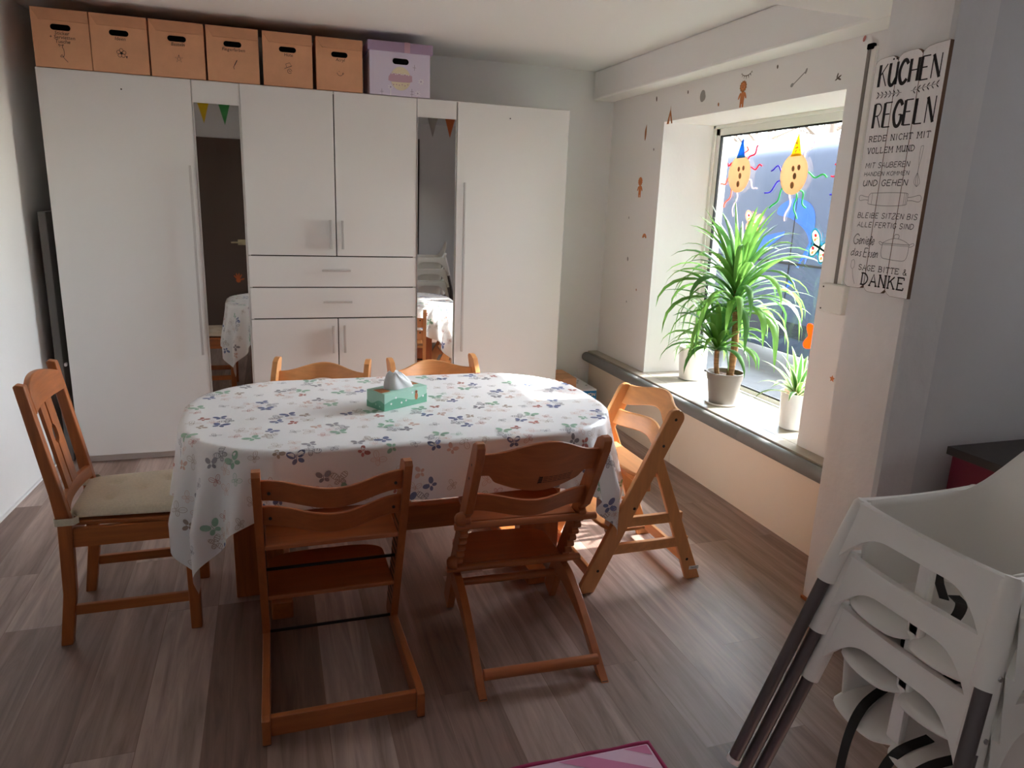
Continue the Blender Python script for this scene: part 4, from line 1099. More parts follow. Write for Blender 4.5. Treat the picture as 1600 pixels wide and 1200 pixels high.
def dining_chair():
    t = thing('dining_chair', 'reddish pine dining chair with a beige tufted cushion at the left end of the table', 'chair', (-0.535, 2.8525, 0))
    # local x forward
    for s in (-1, 1):
        y = s*0.192
        # rear post: straight to the seat, leaning back above
        b = MB()
        pr = [(-0.234, 0.0), (-0.196, 0.0), (-0.166, 0.20), (-0.155, 0.46), (-0.178, 0.60), (-0.243, 0.962), (-0.268, 0.968), (-0.276, 0.962), (-0.214, 0.58), (-0.200, 0.46), (-0.208, 0.20)]
        b.prism(pr, y-0.0175, y+0.0175, 'y', PINE_Z); b.build('rear_post', t, bevel=0.004)
        b = MB(); b.prism([(0.196, 0.0), (0.234, 0.0), (0.240, 0.44), (0.194, 0.44)], y-0.0185, y+0.0185, 'y', PINE_Z); b.build('front_leg', t, bevel=0.004)
        b = MB(); b.box(-0.160, 0.196, y-0.010, y+0.010, 0.375, 0.445, PINE_X); b.build('apron', t, bevel=0.002)
        b = MB(); b.box(-0.178, 0.20, y-0.009, y+0.009, 0.112, 0.150, PINE_X); b.build('stretcher', t, bevel=0.003)
    for x in (-0.172, 0.216):
        b = MB(); b.box(x-0.010, x+0.010, -0.174, 0.174, 0.375, 0.445, PINE_Y); b.build('apron', t, bevel=0.002)
    b = MB(); b.prism([(-0.155, -0.172), (0.245, -0.215), (0.25, 0.215), (-0.155, 0.172)], 0.445, 0.463, 'z', PINE_X); b.build('seat', t, bevel=0.005)
    # crest rail, curved in plan and crowned
    xb = lambda z: -0.178-0.180*(z-0.60)-0.018
    M90 = Matrix.Rotation(radians(-90), 4, 'Z')
    def board(y0, y1, zt, zb, th, nm, cut=None, n=20, m=PINE_Y):
        b = MB(); ys = [y0+(y1-y0)*i/n for i in range(n+1)]; vs = []
        for y in ys:
            a, c = zt(y), zb(y); bow = 0.022*(1-(y/0.175)**2)
            vs += [(xb(c)-bow, y, c), (xb(a)-bow, y, a), (xb(a)-bow+th, y, a), (xb(c)-bow+th, y, c)]
        fs = []
        for i in range(n):
            for k in range(4):
                k2 = (k+1) % 4; fs.append((i*4+k2, i*4+k, (i+1)*4+k, (i+1)*4+k2))
        fs.append((0, 1, 2, 3)); fs.append(tuple(n*4+k for k in (3, 2, 1, 0)))
        b.add(vs, fs, m); return b.build(nm, t, bevel=0.003, smooth='auto')
    board(-0.175, 0.175, lambda y: 0.930+0.034*(1-(y/0.175)**2), lambda y: 0.858-0.004*(1-(y/0.175)**2), 0.020, 'crest_rail')
    board(-0.175, 0.175, lambda y: 0.545, lambda y: 0.50, 0.018, 'lower_rail')
    # two splats whose facing edges are cut to an eye
    for s in (-1, 1):
        b = MB(); nz = 26; th = 0.012; vs = []
        for i in range(nz+1):
            z = 0.545+(0.855-0.545)*i/nz
            e = 0.006+0.020*max(0, 1-((z-0.735)/0.035)**2)**0.5 if abs(z-0.735) < 0.035 else 0.006
            w = 0.066
            for yy in (e, w):
                bow = 0.020*(1-(yy/0.175)**2)
                vs.append((xb(z)-bow+0.004, s*yy, z)); vs.append((xb(z)-bow+0.004+th, s*yy, z))
        fs = []
        for i in range(nz):
            o = i*4; q = o+4
            for a, c in ((0, 1), (1, 3), (3, 2), (2, 0)):
                f = (o+a, o+c, q+c, q+a); fs.append(f if s > 0 else f[::-1])
        b.add(vs, fs, PINE_Z); b.build('splat', t, smooth='auto')
    # cushion
    c = thing('seat_cushion', 'beige tufted seat cushion tied to the pine dining chair', 'cushion', (-0.525, 2.8525, 0.464))
    nx, ny = 40, 40
    tufts = [(-0.07, -0.075), (-0.07, 0.075), (0.03, 0.0), (0.12, -0.08), (0.12, 0.08)]
    def prof(i, j, top):
        a = -1+2*i/nx; d = -1+2*j/ny
        wy = 0.172+0.030*(a+1)/2
        x = 0.195*a+0.01; y = wy*d
        # rounded corners
        q = max(abs(a), abs(d)); rr = (max(0, abs(a)-0.8)/0.2)**2*(max(0, abs(d)-0.8)/0.2)**2
        x -= 0.03*rr*a; y -= 0.03*rr*d
        edge = (1-abs(a)**8)*(1-abs(d)**8)
        if not top: return Vector((x, y, 0.002+0.010*(1-edge)))
        z = 0.018+0.028*edge**0.5
        for tx, ty in tufts:
            r2 = (x-tx)**2+(y-ty)**2; z -= 0.016*math.exp(-r2/0.0004)+0.006*math.exp(-r2/0.003)
        return Vector((x, y, z))
    b = MB(); b.grid(lambda i, j: prof(i, j, True), nx, ny, LINEN)
    b.grid(lambda i, j: prof(nx-i, j, False), nx, ny, LINEN)
    rim = [(i, 0) for i in range(nx)]+[(nx, j) for j in range(ny)]+[(nx-i, ny) for i in range(nx)]+[(0, ny-j) for j in range(ny)]
    A = [prof(i, j, True) for i, j in rim]; Bt = [prof(i, j, False) for i, j in rim]; n = len(rim)
    b.add(A+Bt, [(i, n+i, n+(i+1) % n, (i+1) % n) for i in range(n)], LINEN)
    b.build('cushion_pad', c, smooth='auto', angle=60)
    b = MB()
    for tx, ty in tufts: b.lathe([(0.0, 0.003), (0.005, 0.002), (0.007, 0.0)], LINEN, 10, (tx, ty, 0.024))
    b.build('tuft_button', c, smooth=True)
    for s in (-1, 1):
        y = s*0.192; b = MB()
        ring = [(-0.155, y-s*0.03), (-0.146, y+s*0.0), (-0.158, y+s*0.0205), (-0.213, y+s*0.0205), (-0.219, y+s*0.012), (-0.214, y-s*0.022), (-0.165, y-s*0.022)]
        vs = []
        for x, yy in ring: vs += [(x, yy, 0.0), (x, yy, 0.026)]
        b.add(vs, [(2*i, 2*i+2, 2*i+3, 2*i+1) for i in range(len(ring)-1)], LINEN)
        b.build('tie_strap', c, solid=0.002)
def chairs():
    stepped_chair('wooden stepped high chair in front of the table, left one, back towards the room', (0.1635, 2.2205, 0), 0)
    scissor_chair('wooden high chair in front of the table with an arched back panel and printed label', (0.8135, 1.945, 0), radians(-2.7))
    frame_chair('light wooden high chair at the right end of the table by the window sill', (1.47, 2.735, 0), radians(90))
    stepped_chair('wooden high chair behind the table, left one, before the middle cabinet', (0.232, 3.74, 0), radians(180-16), LBEECH_X, LBEECH_Z, LBEECH_X, dip=-0.020)
    stepped_chair('wooden high chair behind the table, right one, reflected in the mirror', (0.815, 3.715, 0), radians(180+6), LBEECH_X, LBEECH_Z, LBEECH_X, dip=-0.020)
    dining_chair()
chairs()
# ------------------------------------------------------------------ stack of white high chairs
def plastic_high_chair(label, loc, rz, straps):
    t = thing('plastic_high_chair', label, 'high chair', loc, rz, 'stack of white plastic high chairs')
    HA = 0.72; w, yf, yb = 0.176, 0.170, -0.165
    def corner(sx, sy, z):          # leg axis; splays outwards below the rim
        q = (HA-z)/HA
        return Vector((sx*(w+0.092*q), (yf+0.185*q) if sy > 0 else (yb-0.150*q), z))
    for sx in (-1, 1):
        for sy in (-1, 1):
            b = MB(); b.tube([corner(sx, sy, 0.55), corner(sx, sy, 0.012)], 0.0145, HCLEG, 16); o = b.build('leg', t, smooth='auto')
            b = MB(); b.tube([corner(sx, sy, 0.014), corner(sx, sy, 0.0)], 0.0165, SOCK, 16); b.build('foot_cap', o, smooth='auto')
            b = MB(); p = [corner(sx, sy, z) for z in (0.725, 0.715, 0.64, 0.525)]
            b.tube(p, [0.014, 0.020, 0.0215, 0.0225], HCW, 18)
            d = Vector((sx*0.6, 0.8 if sy > 0 else -0.8, 0)).normalized(); q = corner(sx, sy, 0.555)
            o = b.build('leg_socket', t, smooth='auto')
            b = MB(); side = Vector((sx, 0, 0)); c = q+side*0.0215; b.tube([c, c+side*0.004], 0.005, STEEL, 10); b.build('screw', o)
    def rail(pa, pb, post):
        """panel between two sockets with an arched opening below"""
        n = 28; vs = []
        th = 0.017
        out = Vector((pb-pa)).cross(Vector((0, 0, 1))).normalized()
        fs = []
        for i in range(n+1):
            s = i/n; q = abs(2*s-1)
            top = HA+0.004-0.006*(1-q**2)
            bot = HA-0.050-0.115*max(0, (q-0.35)/0.65)**2.6
            # each corner web follows its splayed leg
            def pt(z, k):
                drop = (HA-z)
                base = pa.lerp(pb, s); spread = 0.05*drop*(2*s-1)*3.0
                return base+Vector((pb-pa)).normalized()*spread + out*(0.24*drop+k*th) + Vector((0, 0, z-base.z))
            vs += [pt(bot, 0), pt(top, 0), pt(top+0.003, 0.5), pt(top, 1), pt(bot, 1)]
        for i in range(n):
            for k in range(5):
                k2 = (k+1) % 5; fs.append((i*5+k, i*5+k2, (i+1)*5+k2, (i+1)*5+k))
        b = MB(); b.add(vs, fs, HCW); return b
    A, B_, C_, D_ = corner(-1, 1, HA), corner(1, 1, HA), corner(-1, -1, HA), corner(1, -1, HA)
    rail(B_, A, True).build('front_rail', t, smooth='auto')
    rail(A, C_, False).build('side_rail', t, smooth='auto')
    rail(D_, B_, False).build('side_rail', t, smooth='auto')
    # shell: side walls and back in one, seat pan below
    rc = 0.075; xw = w-0.004
    plan = [(-xw, yf-0.006-(yf-0.006-yb-rc)*k/10) for k in range(10)]
    plan += [(-xw+rc-rc*cos(radians(9*k)), yb+rc-rc*sin(radians(9*k))) for k in range(11)]
    plan += [(q*xw/4-q*rc/4, yb) for q in (-3, -2, -1, 0)]
    plan = plan+[(-x, y) for x, y in plan[:-1][::-1]]
    acc = [0.0]
    for a_, c_ in zip(plan, plan[1:]): acc.append(acc[-1]+hypot(c_[0]-a_[0], c_[1]-a_[1]))
    tot = acc[-1]
    def path(s):                    # 0..1 round left side, back, right side: plan point at the rim
        d = s*tot
        for k in range(len(plan)-1):
            if d <= acc[k+1] or k == len(plan)-2:
                f = (d-acc[k])/(acc[k+1]-acc[k]); f = min(1, max(0, f))
                return (plan[k][0]+(plan[k+1][0]-plan[k][0])*f, plan[k][1]+(plan[k+1][1]-plan[k][1])*f)
    def rim(s):
        d = abs(s-0.5)*tot          # distance from the middle of the back
        k = max(0.0, min(1.0, (0.195-d)/0.15)); k = k*k*(3-2*k)
        return HA+0.006+0.165*k
    def shell(i, j):
        s = i/72; v = j/12; x, y = path(s); zr = rim(s); z0 = 0.497
        z = z0+(zr-z0)*v; q = 1-v
        t = max(0.0, min(1.0, (0.06-y)/(0.06-yb))); t = t*t*(3-2*t)
        return Vector((x*(1-0.13*q**1.3), y+0.055*q**1.4*t-0.035*max(0, (z-HA)/0.17)*t, z))
    b = MB(); b.grid(shell, 72, 12, HCW)
    o = b.build('seat_shell', t, smooth=True, solid=0.005)
    def seat(i, j):
        a = -1+2*i/32; v = j/16
        q = min(1.0, abs(abs(a)-0.5)/0.5)
        y1 = yf+0.036-0.026*(1-sqrt(max(0, 1-q*q)))-0.016*math.exp(-(a/0.10)**2)
        y0 = yb+0.055
        y = y0+(y1-y0)*v
        z = 0.506-0.008*(1-a*a)+0.006*sin(pi*v)-0.014*max(0, (v-0.8)/0.2)**2
        return Vector((a*0.155, y, z))
    b = MB(); b.grid(seat, 32, 16, HCW); b.build('seat', t, smooth=True, solid=0.006)
    b = MB(); b.prism([(-0.014, HA-0.012), (0.014, HA-0.012), (0.018, 0.495), (-0.018, 0.495)], yf-0.022, yf-0.002, 'y', HCW); b.build('crotch_post', t, bevel=0.006)
    # harness
    def belt(pts, wd=0.022):
        P = smooth_path(pts, 6); vs = []
        for i, p in enumerate(P):
            tg = (P[min(i+1, len(P)-1)]-P[max(i-1, 0)]).normalized()
            sd = Vector((1, 0, 0)) if abs(tg.x) < 0.75 else Vector((0, 1, 0))
            sd = (sd-tg*sd.dot(tg)).normalized()
            vs += [p+sd*wd/2, p-sd*wd/2]
        b = MB(); b.add(vs, [(2*i, 2*i+1, 2*i+3, 2*i+2) for i in range(len(P)-1)], STRAP)
        b.build('harness_strap', t, solid=0.002)
    for s in straps: belt(s)
    return t
def high_chair_stack():
    base = Vector((1.408, 0.9905)); d = 0.13
    hang = [[(-0.10, 0.02, 0.512), (-0.095, 0.16, 0.512), (-0.092, 0.222, 0.47), (-0.088, 0.232, 0.36), (-0.085, 0.228, 0.24), (-0.08, 0.23, 0.17)],
            [(-0.035, 0.10, 0.515), (-0.034, 0.19, 0.495), (-0.032, 0.226, 0.42), (-0.03, 0.225, 0.30), (-0.026, 0.22, 0.20)],
            [(0.13, 0.05, 0.515), (0.09, 0.16, 0.515), (0.062, 0.222, 0.47), (0.058, 0.235, 0.36), (0.06, 0.23, 0.25)]]
    loop = [[(-0.12, -0.02, 0.515), (-0.07, 0.05, 0.545), (-0.02, 0.10, 0.52), (0.03, 0.10, 0.515), (0.08, 0.08, 0.535), (0.13, 0.0, 0.53)],
            [(-0.13, 0.02, 0.515), (-0.09, 0.06, 0.520), (-0.02, 0.08, 0.512), (0.05, 0.08, 0.512)]]
    top = [[(0.03, 0.03, 0.55), (-0.02, 0.07, 0.56), (-0.03, 0.11, 0.535), (0.02, 0.13, 0.52), (0.06, 0.09, 0.53)],
           [(0.05, 0.03, 0.53), (0.10, 0.0, 0.56), (0.14, -0.05, 0.58)]]
    plastic_high_chair('bottom chair of the white plastic high chair stack, black straps hanging down', (*base, 0), radians(90), hang)
    plastic_high_chair('middle chair of the white plastic high chair stack', (*base, d), radians(90), loop)
    plastic_high_chair('topmost chair of the white plastic high chair stack, its backrest free', (*base, 2*d), radians(90), top)
high_chair_stack()

# ------------------------------------------------------------------ kitchen unit, mat, crate
def right_corner():
    t = thing('base_cabinet', 'wine red base cabinet with a dark worktop behind the high chair stack', 'cabinet', (2.70, 1.45, 0))
    b = MB(); b.box(-0.375, 0.40, -0.34, 0.385, 0.08, 0.772, RED); b.box(-0.34, 0.38, -0.30, 0.38, 0, 0.08, GAPM); b.build('body', t, bevel=0.002)
    b = MB(); b.box(-0.39, 0.42, -0.375, 0.40, 0.773, 0.803, WORK); b.build('worktop', t, bevel=0.002)
    for x0, x1 in ((-0.372, 0.012), (0.014, 0.398)):
        b = MB(); b.box(x0, x1, -0.358, -0.341, 0.085, 0.768, RED); d = b.build('door', t, bevel=0.002)
        b = MB(); xm = (x0+x1)/2; b.tube([(xm-0.06, -0.358, 0.72), (xm-0.06, -0.385, 0.72), (xm+0.06, -0.385, 0.72), (xm+0.06, -0.358, 0.72)], 0.005, ALU, 8); b.build('handle', d)
    # play mat at the bottom edge
    t = thing('play_mat', 'pink striped play mat with dark pink piping on the floor at the bottom', 'mat', (0.62, 1.22, 0))
    M = Matrix.Rotation(radians(-1.6), 4, 'Z')
    b = MB(); b.box(-0.40, 0.40, -0.41, 0.41, 0.002, 0.020, PINKL, M)
    o = b.build('mat_pad', t, bevel=0.006)
    b = MB(); F = lambda u, v: M @ Vector((u, v, 0.0212))
    for k in range(-12, 14):
        c = k*0.115
        pts = []
        for (u0, v0), (u1, v1) in [((-0.392, 0), (0.392, 0))]:
            pass
        # diagonal stripe clipped to the pad
        poly = [(-0.392, c-0.392*-0.55), (0.392, c-0.392*0.55), (0.392, c-0.392*0.55+0.055), (-0.392, c-0.392*-0.55+0.055)]
        def clip(P, lo, hi):
            for sgn, lim in ((1, hi), (-1, -lo)):
                Q = []
                for i in range(len(P)):
                    a, d = P[i], P[(i+1) % len(P)]
                    ia, id_ = sgn*a[1] <= lim, sgn*d[1] <= lim
                    if ia: Q.append(a)
                    if ia != id_:
                        s = (lim/sgn-a[1])/(d[1]-a[1]); Q.append((a[0]+(d[0]-a[0])*s, lim/sgn))
                P = Q
                if len(P) < 3: return None
            return P
        P = clip(poly, -0.402, 0.402)
        if P: poly2(b, P, F, PINKD)
    b.build('stripe_print', o)
    R = random.Random(2)
    def edge(p, q, n=24): return [Vector((p[0]+(q[0]-p[0])*i/n, p[1]+(q[1]-p[1])*i/n, 0.015+0.002*sin(i*1.3))) for i in range(n)]
    c = [(-0.405, -0.415), (0.405, -0.415), (0.405, 0.415), (-0.405, 0.415)]
    P = [M @ p for k in range(4) for p in edge(c[k], c[(k+1) % 4])]; P.append(P[0])
    b = MB(); b.tube(P, 0.0075, PIPING, 8); b.build('piping', t, smooth=True)
    t = thing('toy_crate', 'dark crate with an orange flap behind the high chair stack, only its corner in view', 'crate', (2.02, 0.95, 0))
    b = MB(); b.box(-0.10, 0.26, -0.14, 0.16, 0, 0.20, DARKM); b.build('body', t, bevel=0.006)
    b = MB(); b.box(-0.104, -0.100, 0.03, 0.13, 0.02, 0.17, ORANGEP); b.box(-0.10, -0.03, 0.03, 0.13, 0.2005, 0.204, ORANGEP); b.build('flap', t)
right_corner()

# ------------------------------------------------------------------ small things along the window wall
def wall_fittings():
    t = thing('bumper_pipe', 'grey foam bumper tube along the front edge of the window sill', 'edge bumper', (2.375, 3.83, 0.432))
    for y0, y1 in ((-1.58, -0.722), (-0.719, 1.335)):
        b = MB(); b.tube([(0, y0, 0), (0, y1, 0)], 0.036, GREYPIPE, 24); b.build('foam_tube', t, smooth='auto')
    b = MB(); b.box(0.0, 0.03, -1.5, 1.3, -0.02, 0.015, GREYPIPE); b.build('backing', t)
    t = thing('shutter_strap', 'shutter strap box with its guide strip on the wall between window and sign', 'strap winder', (2.46, 2.66, 1.23))
    b = MB(); b.box(-0.030, 0.017, -0.073, 0.073, -0.066, 0.066, PVC); o = b.build('winder_box', t, bevel=0.006)
    b = MB()
    for z in (-0.05, 0.05): b.tube([(-0.0305, 0.055, z), (-0.032, 0.055, z)], 0.004, SCREW, 8)
    b.build('screw', o)
    b = MB(); b.box(0.004, 0.0175, -0.016, 0.026, 0.066, 1.07, PVC); b.build('guide_strip', t, bevel=0.003)
    b = MB(); b.box(0.001, 0.004, 0.012, 0.030, 0.066, 1.06, POTG); b.build('strap', t)
    b = MB(); b.box(-0.003, 0.0175, -0.004, 0.034, 1.06, 1.085, HOLE); b.build('strap_slot', t, bevel=0.006)
    t = thing('wall_socket', 'white wall socket low on the back wall right of the wardrobe', 'socket', (2.345, 5.178, 0.29))
    b = MB(); b.box(-0.04, 0.04, -0.010, 0.0, -0.04, 0.04, SOCK); b.build('cover', t, bevel=0.003)
    M = Matrix.Rotation(radians(90), 4, 'X')
    b = MB(); b.lathe([(0.021, 0.0105), (0.020, 0.0108), (0.019, 0.002), (0.0, 0.002)], SOCK, 24, M=M)
    b.build('socket_well', t, smooth='auto')
    b = MB()
    for x in (-0.0095, 0.0095): b.tube([(x, -0.0030, 0), (x, -0.0035, 0)], 0.0025, HOLE, 8)
    b.build('contact_hole', t)
    t = thing('cardboard_box', 'plain brown cardboard box on the floor right of the wardrobe', 'box', (2.03, 5.0, 0))
    b = MB(); b.box(-0.125, 0.135, -0.15, 0.15, 0, 0.335, KRAFT); b.build('body', t, bevel=0.002)
    b = MB(); b.box(-0.125, 0.135, -0.025, 0.025, 0.3352, 0.336, KRAFTD); b.box(-0.025, 0.025, -0.1512, -0.1502, 0.25, 0.335, KRAFTD); b.build('tape', t)
    t = thing('lettered_box', 'white box with a blue lettered front on the floor below the sill corner', 'box', (2.228, 4.94, 0))
    b = MB(); b.box(-0.058, 0.058, -0.20, 0.22, 0, 0.272, BOXW); b.build('body', t, bevel=0.002)
    b = MB(); F = lambda u, v: Vector((u, -0.2010, v)); poly2(b, [(-0.058, 0.05), (0.056, 0.05), (0.056, 0.262), (-0.058, 0.262)], F, BLUEB); b.build('front_print', t)
    b = MB(); letters(b, 'MON', -0.03, 0.046, 0.222, 0.245, lambda u, v: Vector((u, -0.2016, v)), WHITEP, w=0.006, gap=0.2); 
    for (x, y) in ((-0.02, 0.0), (0.01, 0.06), (-0.03, 0.12), (0.02, -0.08)): b.box(x, x+0.014, y, y+0.012, 0.2722, 0.2728, INK)
    b.build('lettering', t)
wall_fittings()

# ------------------------------------------------------------------ plants
def leaf(b, base, az, el, L, w, droop, m, n=9, twist=0.0, fold=0.25, m2=None):
    """arching strap leaf with a V section"""
    P = []; p = Vector(base); e = el; st = L/n
    for i in range(n+1):
        P.append(p.copy())
        d = Vector((cos(az)*cos(e), sin(az)*cos(e), sin(e))); p = p+d*st
        e -= droop/n*(0.35+1.3*i/n)
        e = max(e, -1.5)
    sd0 = Vector((-sin(az), cos(az), 0))
    vs = []
    for i in range(n+1):
        s = i/n; ww = w*(0.55+0.45*min(1, s*4))*(1-max(0, (s-0.45)/0.55)**1.8)
        tg = (P[min(i+1, n)]-P[max(i-1, 0)]).normalized(); sd = (sd0-tg*sd0.dot(tg)).normalized()
        a = twist*s; nn = sd.cross(tg)
        sd = sd*cos(a)+nn*sin(a); nn = sd.cross(tg)
        vs += [P[i]+sd*ww/2+nn*ww*fold*0.5, P[i]+sd*ww*0.27+nn*ww*fold*0.22, P[i], P[i]-sd*ww*0.27+nn*ww*fold*0.22, P[i]-sd*ww/2+nn*ww*fold*0.5]
    f1 = []; f2 = []
    for i in range(n):
        for k in range(4):
            f = (i*5+k, i*5+k+1, (i+1)*5+k+1, (i+1)*5+k)
            (f2 if k in (0, 3) else f1).append(f)
    o = len(b.v); k1 = b.mi(m); k2 = b.mi(m2 or m)
    b.v += [tuple(v) for v in vs]
    for f in f1: b.f.append([q+o for q in f]); b.m.append(k1)
    for f in f2: b.f.append([q+o for q in f]); b.m.append(k2)
def yucca():
    t = thing('yucca_plant', 'tall yucca with two stems in a taupe pot in the middle of the window sill', 'potted plant', (2.56, 3.57, 0.4755))
    b = MB(); b.lathe([(0.0, 0.0), (0.094, 0.0), (0.103, 0.012), (0.100, 0.013), (0.090, 0.004), (0.0, 0.004)], POTW, 36); b.build('saucer', t, smooth='auto')
    b = MB(); b.lathe([(0.0, 0.006), (0.080, 0.006), (0.100, 0.150), (0.103, 0.150), (0.104, 0.156), (0.108, 0.186), (0.111, 0.188), (0.111, 0.195), (0.104, 0.195), (0.099, 0.17), (0.0, 0.17)], POTG, 40); b.build('pot', t, smooth='auto')
    b = MB(); b.lathe([(0.0, 0.176), (0.098, 0.172)], SOIL, 28); b.build('soil', t)
    b = MB(); b.tube(smooth_path([(0.02, -0.02, 0.17), (0.025, -0.028, 0.35), (0.015, -0.02, 0.55), (0.005, -0.01, 0.70)], 5), 0.021, TRUNK, 14); b.build('stem', t, smooth=True)
    b = MB(); b.tube(smooth_path([(-0.03, 0.04, 0.17), (-0.035, 0.05, 0.24), (-0.035, 0.055, 0.32)], 4), 0.015, TRUNK, 12); b.build('stem', t, smooth=True)
    R = random.Random(11)
    b = MB(); c = Vector((0.005, -0.01, 0.69))
    N = 100
    for i in range(N):
        s = i/N; az = i*2.39996+R.uniform(-.2, .2)
        el = 0.35+1.05*s**1.1-0.25*(1-s)*R.random()
        L = R.uniform(0.42, 0.58)*(1-0.20*(s > 0.8)); droop = (3.7-2.9*s**1.3)*R.uniform(0.8, 1.15)
        if i % 9 == 0 and s < .8: droop *= 0.35; el += 0.15
        leaf(b, c+Vector((0.012*cos(az), 0.012*sin(az), 0.24*s-0.15)), az, el, L, R.uniform(0.034, 0.046), droop, LEAF if R.random() < 0.68 else LEAFD, twist=R.uniform(-0.7, 0.7))
    for az, el, L, dr in ((1.9, 1.42, 0.42, 0.12), (2.4, 1.15, 0.42, 0.2), (-1.0, 1.2, 0.36, 0.4), (2.9, 1.0, 0.4, 0.5)):
        leaf(b, c+Vector((0, 0, 0.11)), az, el, L, 0.032, dr, LEAF)
    b.build('foliage', t, smooth=True)
    b = MB(); c = Vector((-0.035, 0.055, 0.31)); N = 54
    for i in range(N):
        s = i/N; az = i*2.39996+R.uniform(-.2, .2)
        el = 1.05*s+0.35; L = R.uniform(0.30, 0.44); droop = (3.1-2.0*s)*R.uniform(0.7, 1.15)
        leaf(b, c+Vector((0.009*cos(az), 0.009*sin(az), 0.06*s)), az, el, L, R.uniform(0.028, 0.038), droop, LEAF if R.random() < 0.6 else LEAFD, twist=R.uniform(-0.7, 0.7))
    b.build('foliage', t, smooth=True)
    t = thing('spider_plant', 'small green plant in a white pot at the far end of the window sill', 'potted plant', (2.715, 4.17, 0.4755))
    b = MB(); b.lathe([(0.0, 0.0), (0.074, 0.0), (0.080, 0.006), (0.094, 0.218), (0.096, 0.224), (0.092, 0.224), (0.086, 0.195), (0.0, 0.195)], POTW, 36); b.build('pot', t, smooth='auto')
    b = MB(); b.lathe([(0.0, 0.20), (0.086, 0.197)], SOIL, 24); b.build('soil', t)
    b = MB()
    for i in range(40):
        s = i/40; az = i*2.39996
        leaf(b, (0.01*cos(az), 0.01*sin(az), 0.2), az, 1.25*s+0.2, R.uniform(0.12, 0.20), 0.013, (2.4-1.5*s)*R.uniform(.7, 1.1), LEAF, m2=LEAFL if i % 2 else LEAF, n=7)
    b.build('foliage', t, smooth=True)
    t = thing('variegated_plant', 'plant with white-edged leaves in a white pot of orange granules, nearest on the sill', 'potted plant', (2.650, 3.045, 0.4755))
    b = MB(); b.lathe([(0.0, 0.0), (0.064, 0.0), (0.072, 0.008), (0.083, 0.195), (0.085, 0.201), (0.081, 0.201), (0.076, 0.175), (0.0, 0.175)], POTW, 40); b.build('pot', t, smooth='auto')
    b = MB(); b.lathe([(0.0, 0.182), (0.05, 0.18), (0.078, 0.174)], CLAY, 28); b.build('granules', t)
    b = MB()
    for i in range(26):
        s = i/26; az = i*2.39996+0.5
        leaf(b, (0.008*cos(az), 0.008*sin(az), 0.175+0.03*s), az, 1.1*s+0.45, R.uniform(0.19, 0.27), 0.034, (2.2-1.2*s)*R.uniform(.7, 1.1), LEAFD if i % 3 else LEAF, m2=LEAFL, n=8, fold=0.3)
    b.build('foliage', t, smooth=True)
yucca()

# ------------------------------------------------------------------ paper decorations on the pane
XG = 2.880
def on_pane(y0, z0, d=0.0): return lambda u, v: Vector((XG-d, y0-u, z0+v))     # u to the right as seen from inside
def solid_poly(b, pts, F0, F1, m):
    n = len(pts); A = [F0(*p) for p in pts]; C = [F1(*p) for p in pts]
    b.add(A+C, [tuple(range(n)), tuple(range(n, 2*n))[::-1]]+[(i, n+i, n+(i+1) % n, (i+1) % n) for i in range(n)], m)
def sun_plate(y, z, hat, streamers, label):
    t = thing('paper_plate_sun', label, 'paper decoration', (XG, y, z), 0, 'paper plate suns on the window')
    def L(d): return lambda u, v: Vector((-d, -u, v))
    b = MB(); M = Matrix.Rotation(radians(-90), 4, 'Y')
    b.lathe([(0.0, 0.001), (0.088, 0.001), (0.098, 0.006), (0.115, 0.010), (0.116, 0.009), (0.098, 0.004), (0.088, -0.0005), (0.0, -0.0005)], PLATE, 36, M=Matrix.Translation((-0.004, 0, 0)) @ M)
    b.build('plate', t, smooth='auto')
    b = MB(); F = L(0.0075)
    for u, v, r in ((-0.018, 0.03, 0.016), (0.030, 0.035, 0.016), (0.002, -0.012, 0.019), (-0.01, -0.062, 0.020)): poly2(b, ell(u, v, r*0.8, r, 0.2, 14), F, FACE)
    b.build('painted_face', t)
    b = MB(); solid_poly(b, [(-0.042, 0.095), (0.046, 0.098), (0.006, 0.228)], L(0.0162), L(0.0150), hat)
    h = b.build('paper_hat', t)
    b = MB(); R = random.Random(int(y*100))
    for k in range(11):
        q = R.random()*0.75; u = R.uniform(-0.03, 0.03)*(1-q); poly2(b, ell(u+0.004, 0.105+0.12*q, 0.0045, 0.0045, 0, 8), L(0.0168), BROWNP if hat is YEL else B_TEAL)
    b.build('dots', h)
    for k, (a, ln, m) in enumerate(streamers):
        a = radians(a); b = MB(); P = []
        for i in range(8):
            s = i/7; r = 0.108+ln*s; wv = 0.014*sin(s*7+k)
            P.append((r*cos(a)-wv*sin(a), r*sin(a)+wv*cos(a)-0.02*s*s))
        P = [(q.x, q.y) for q in smooth_path(P, 3)]
        vs = [];
        b.tube([Vector((-0.004, -p[0], p[1])) for p in P], 0.0045, m, 6); b.build('streamer', t, smooth=True)
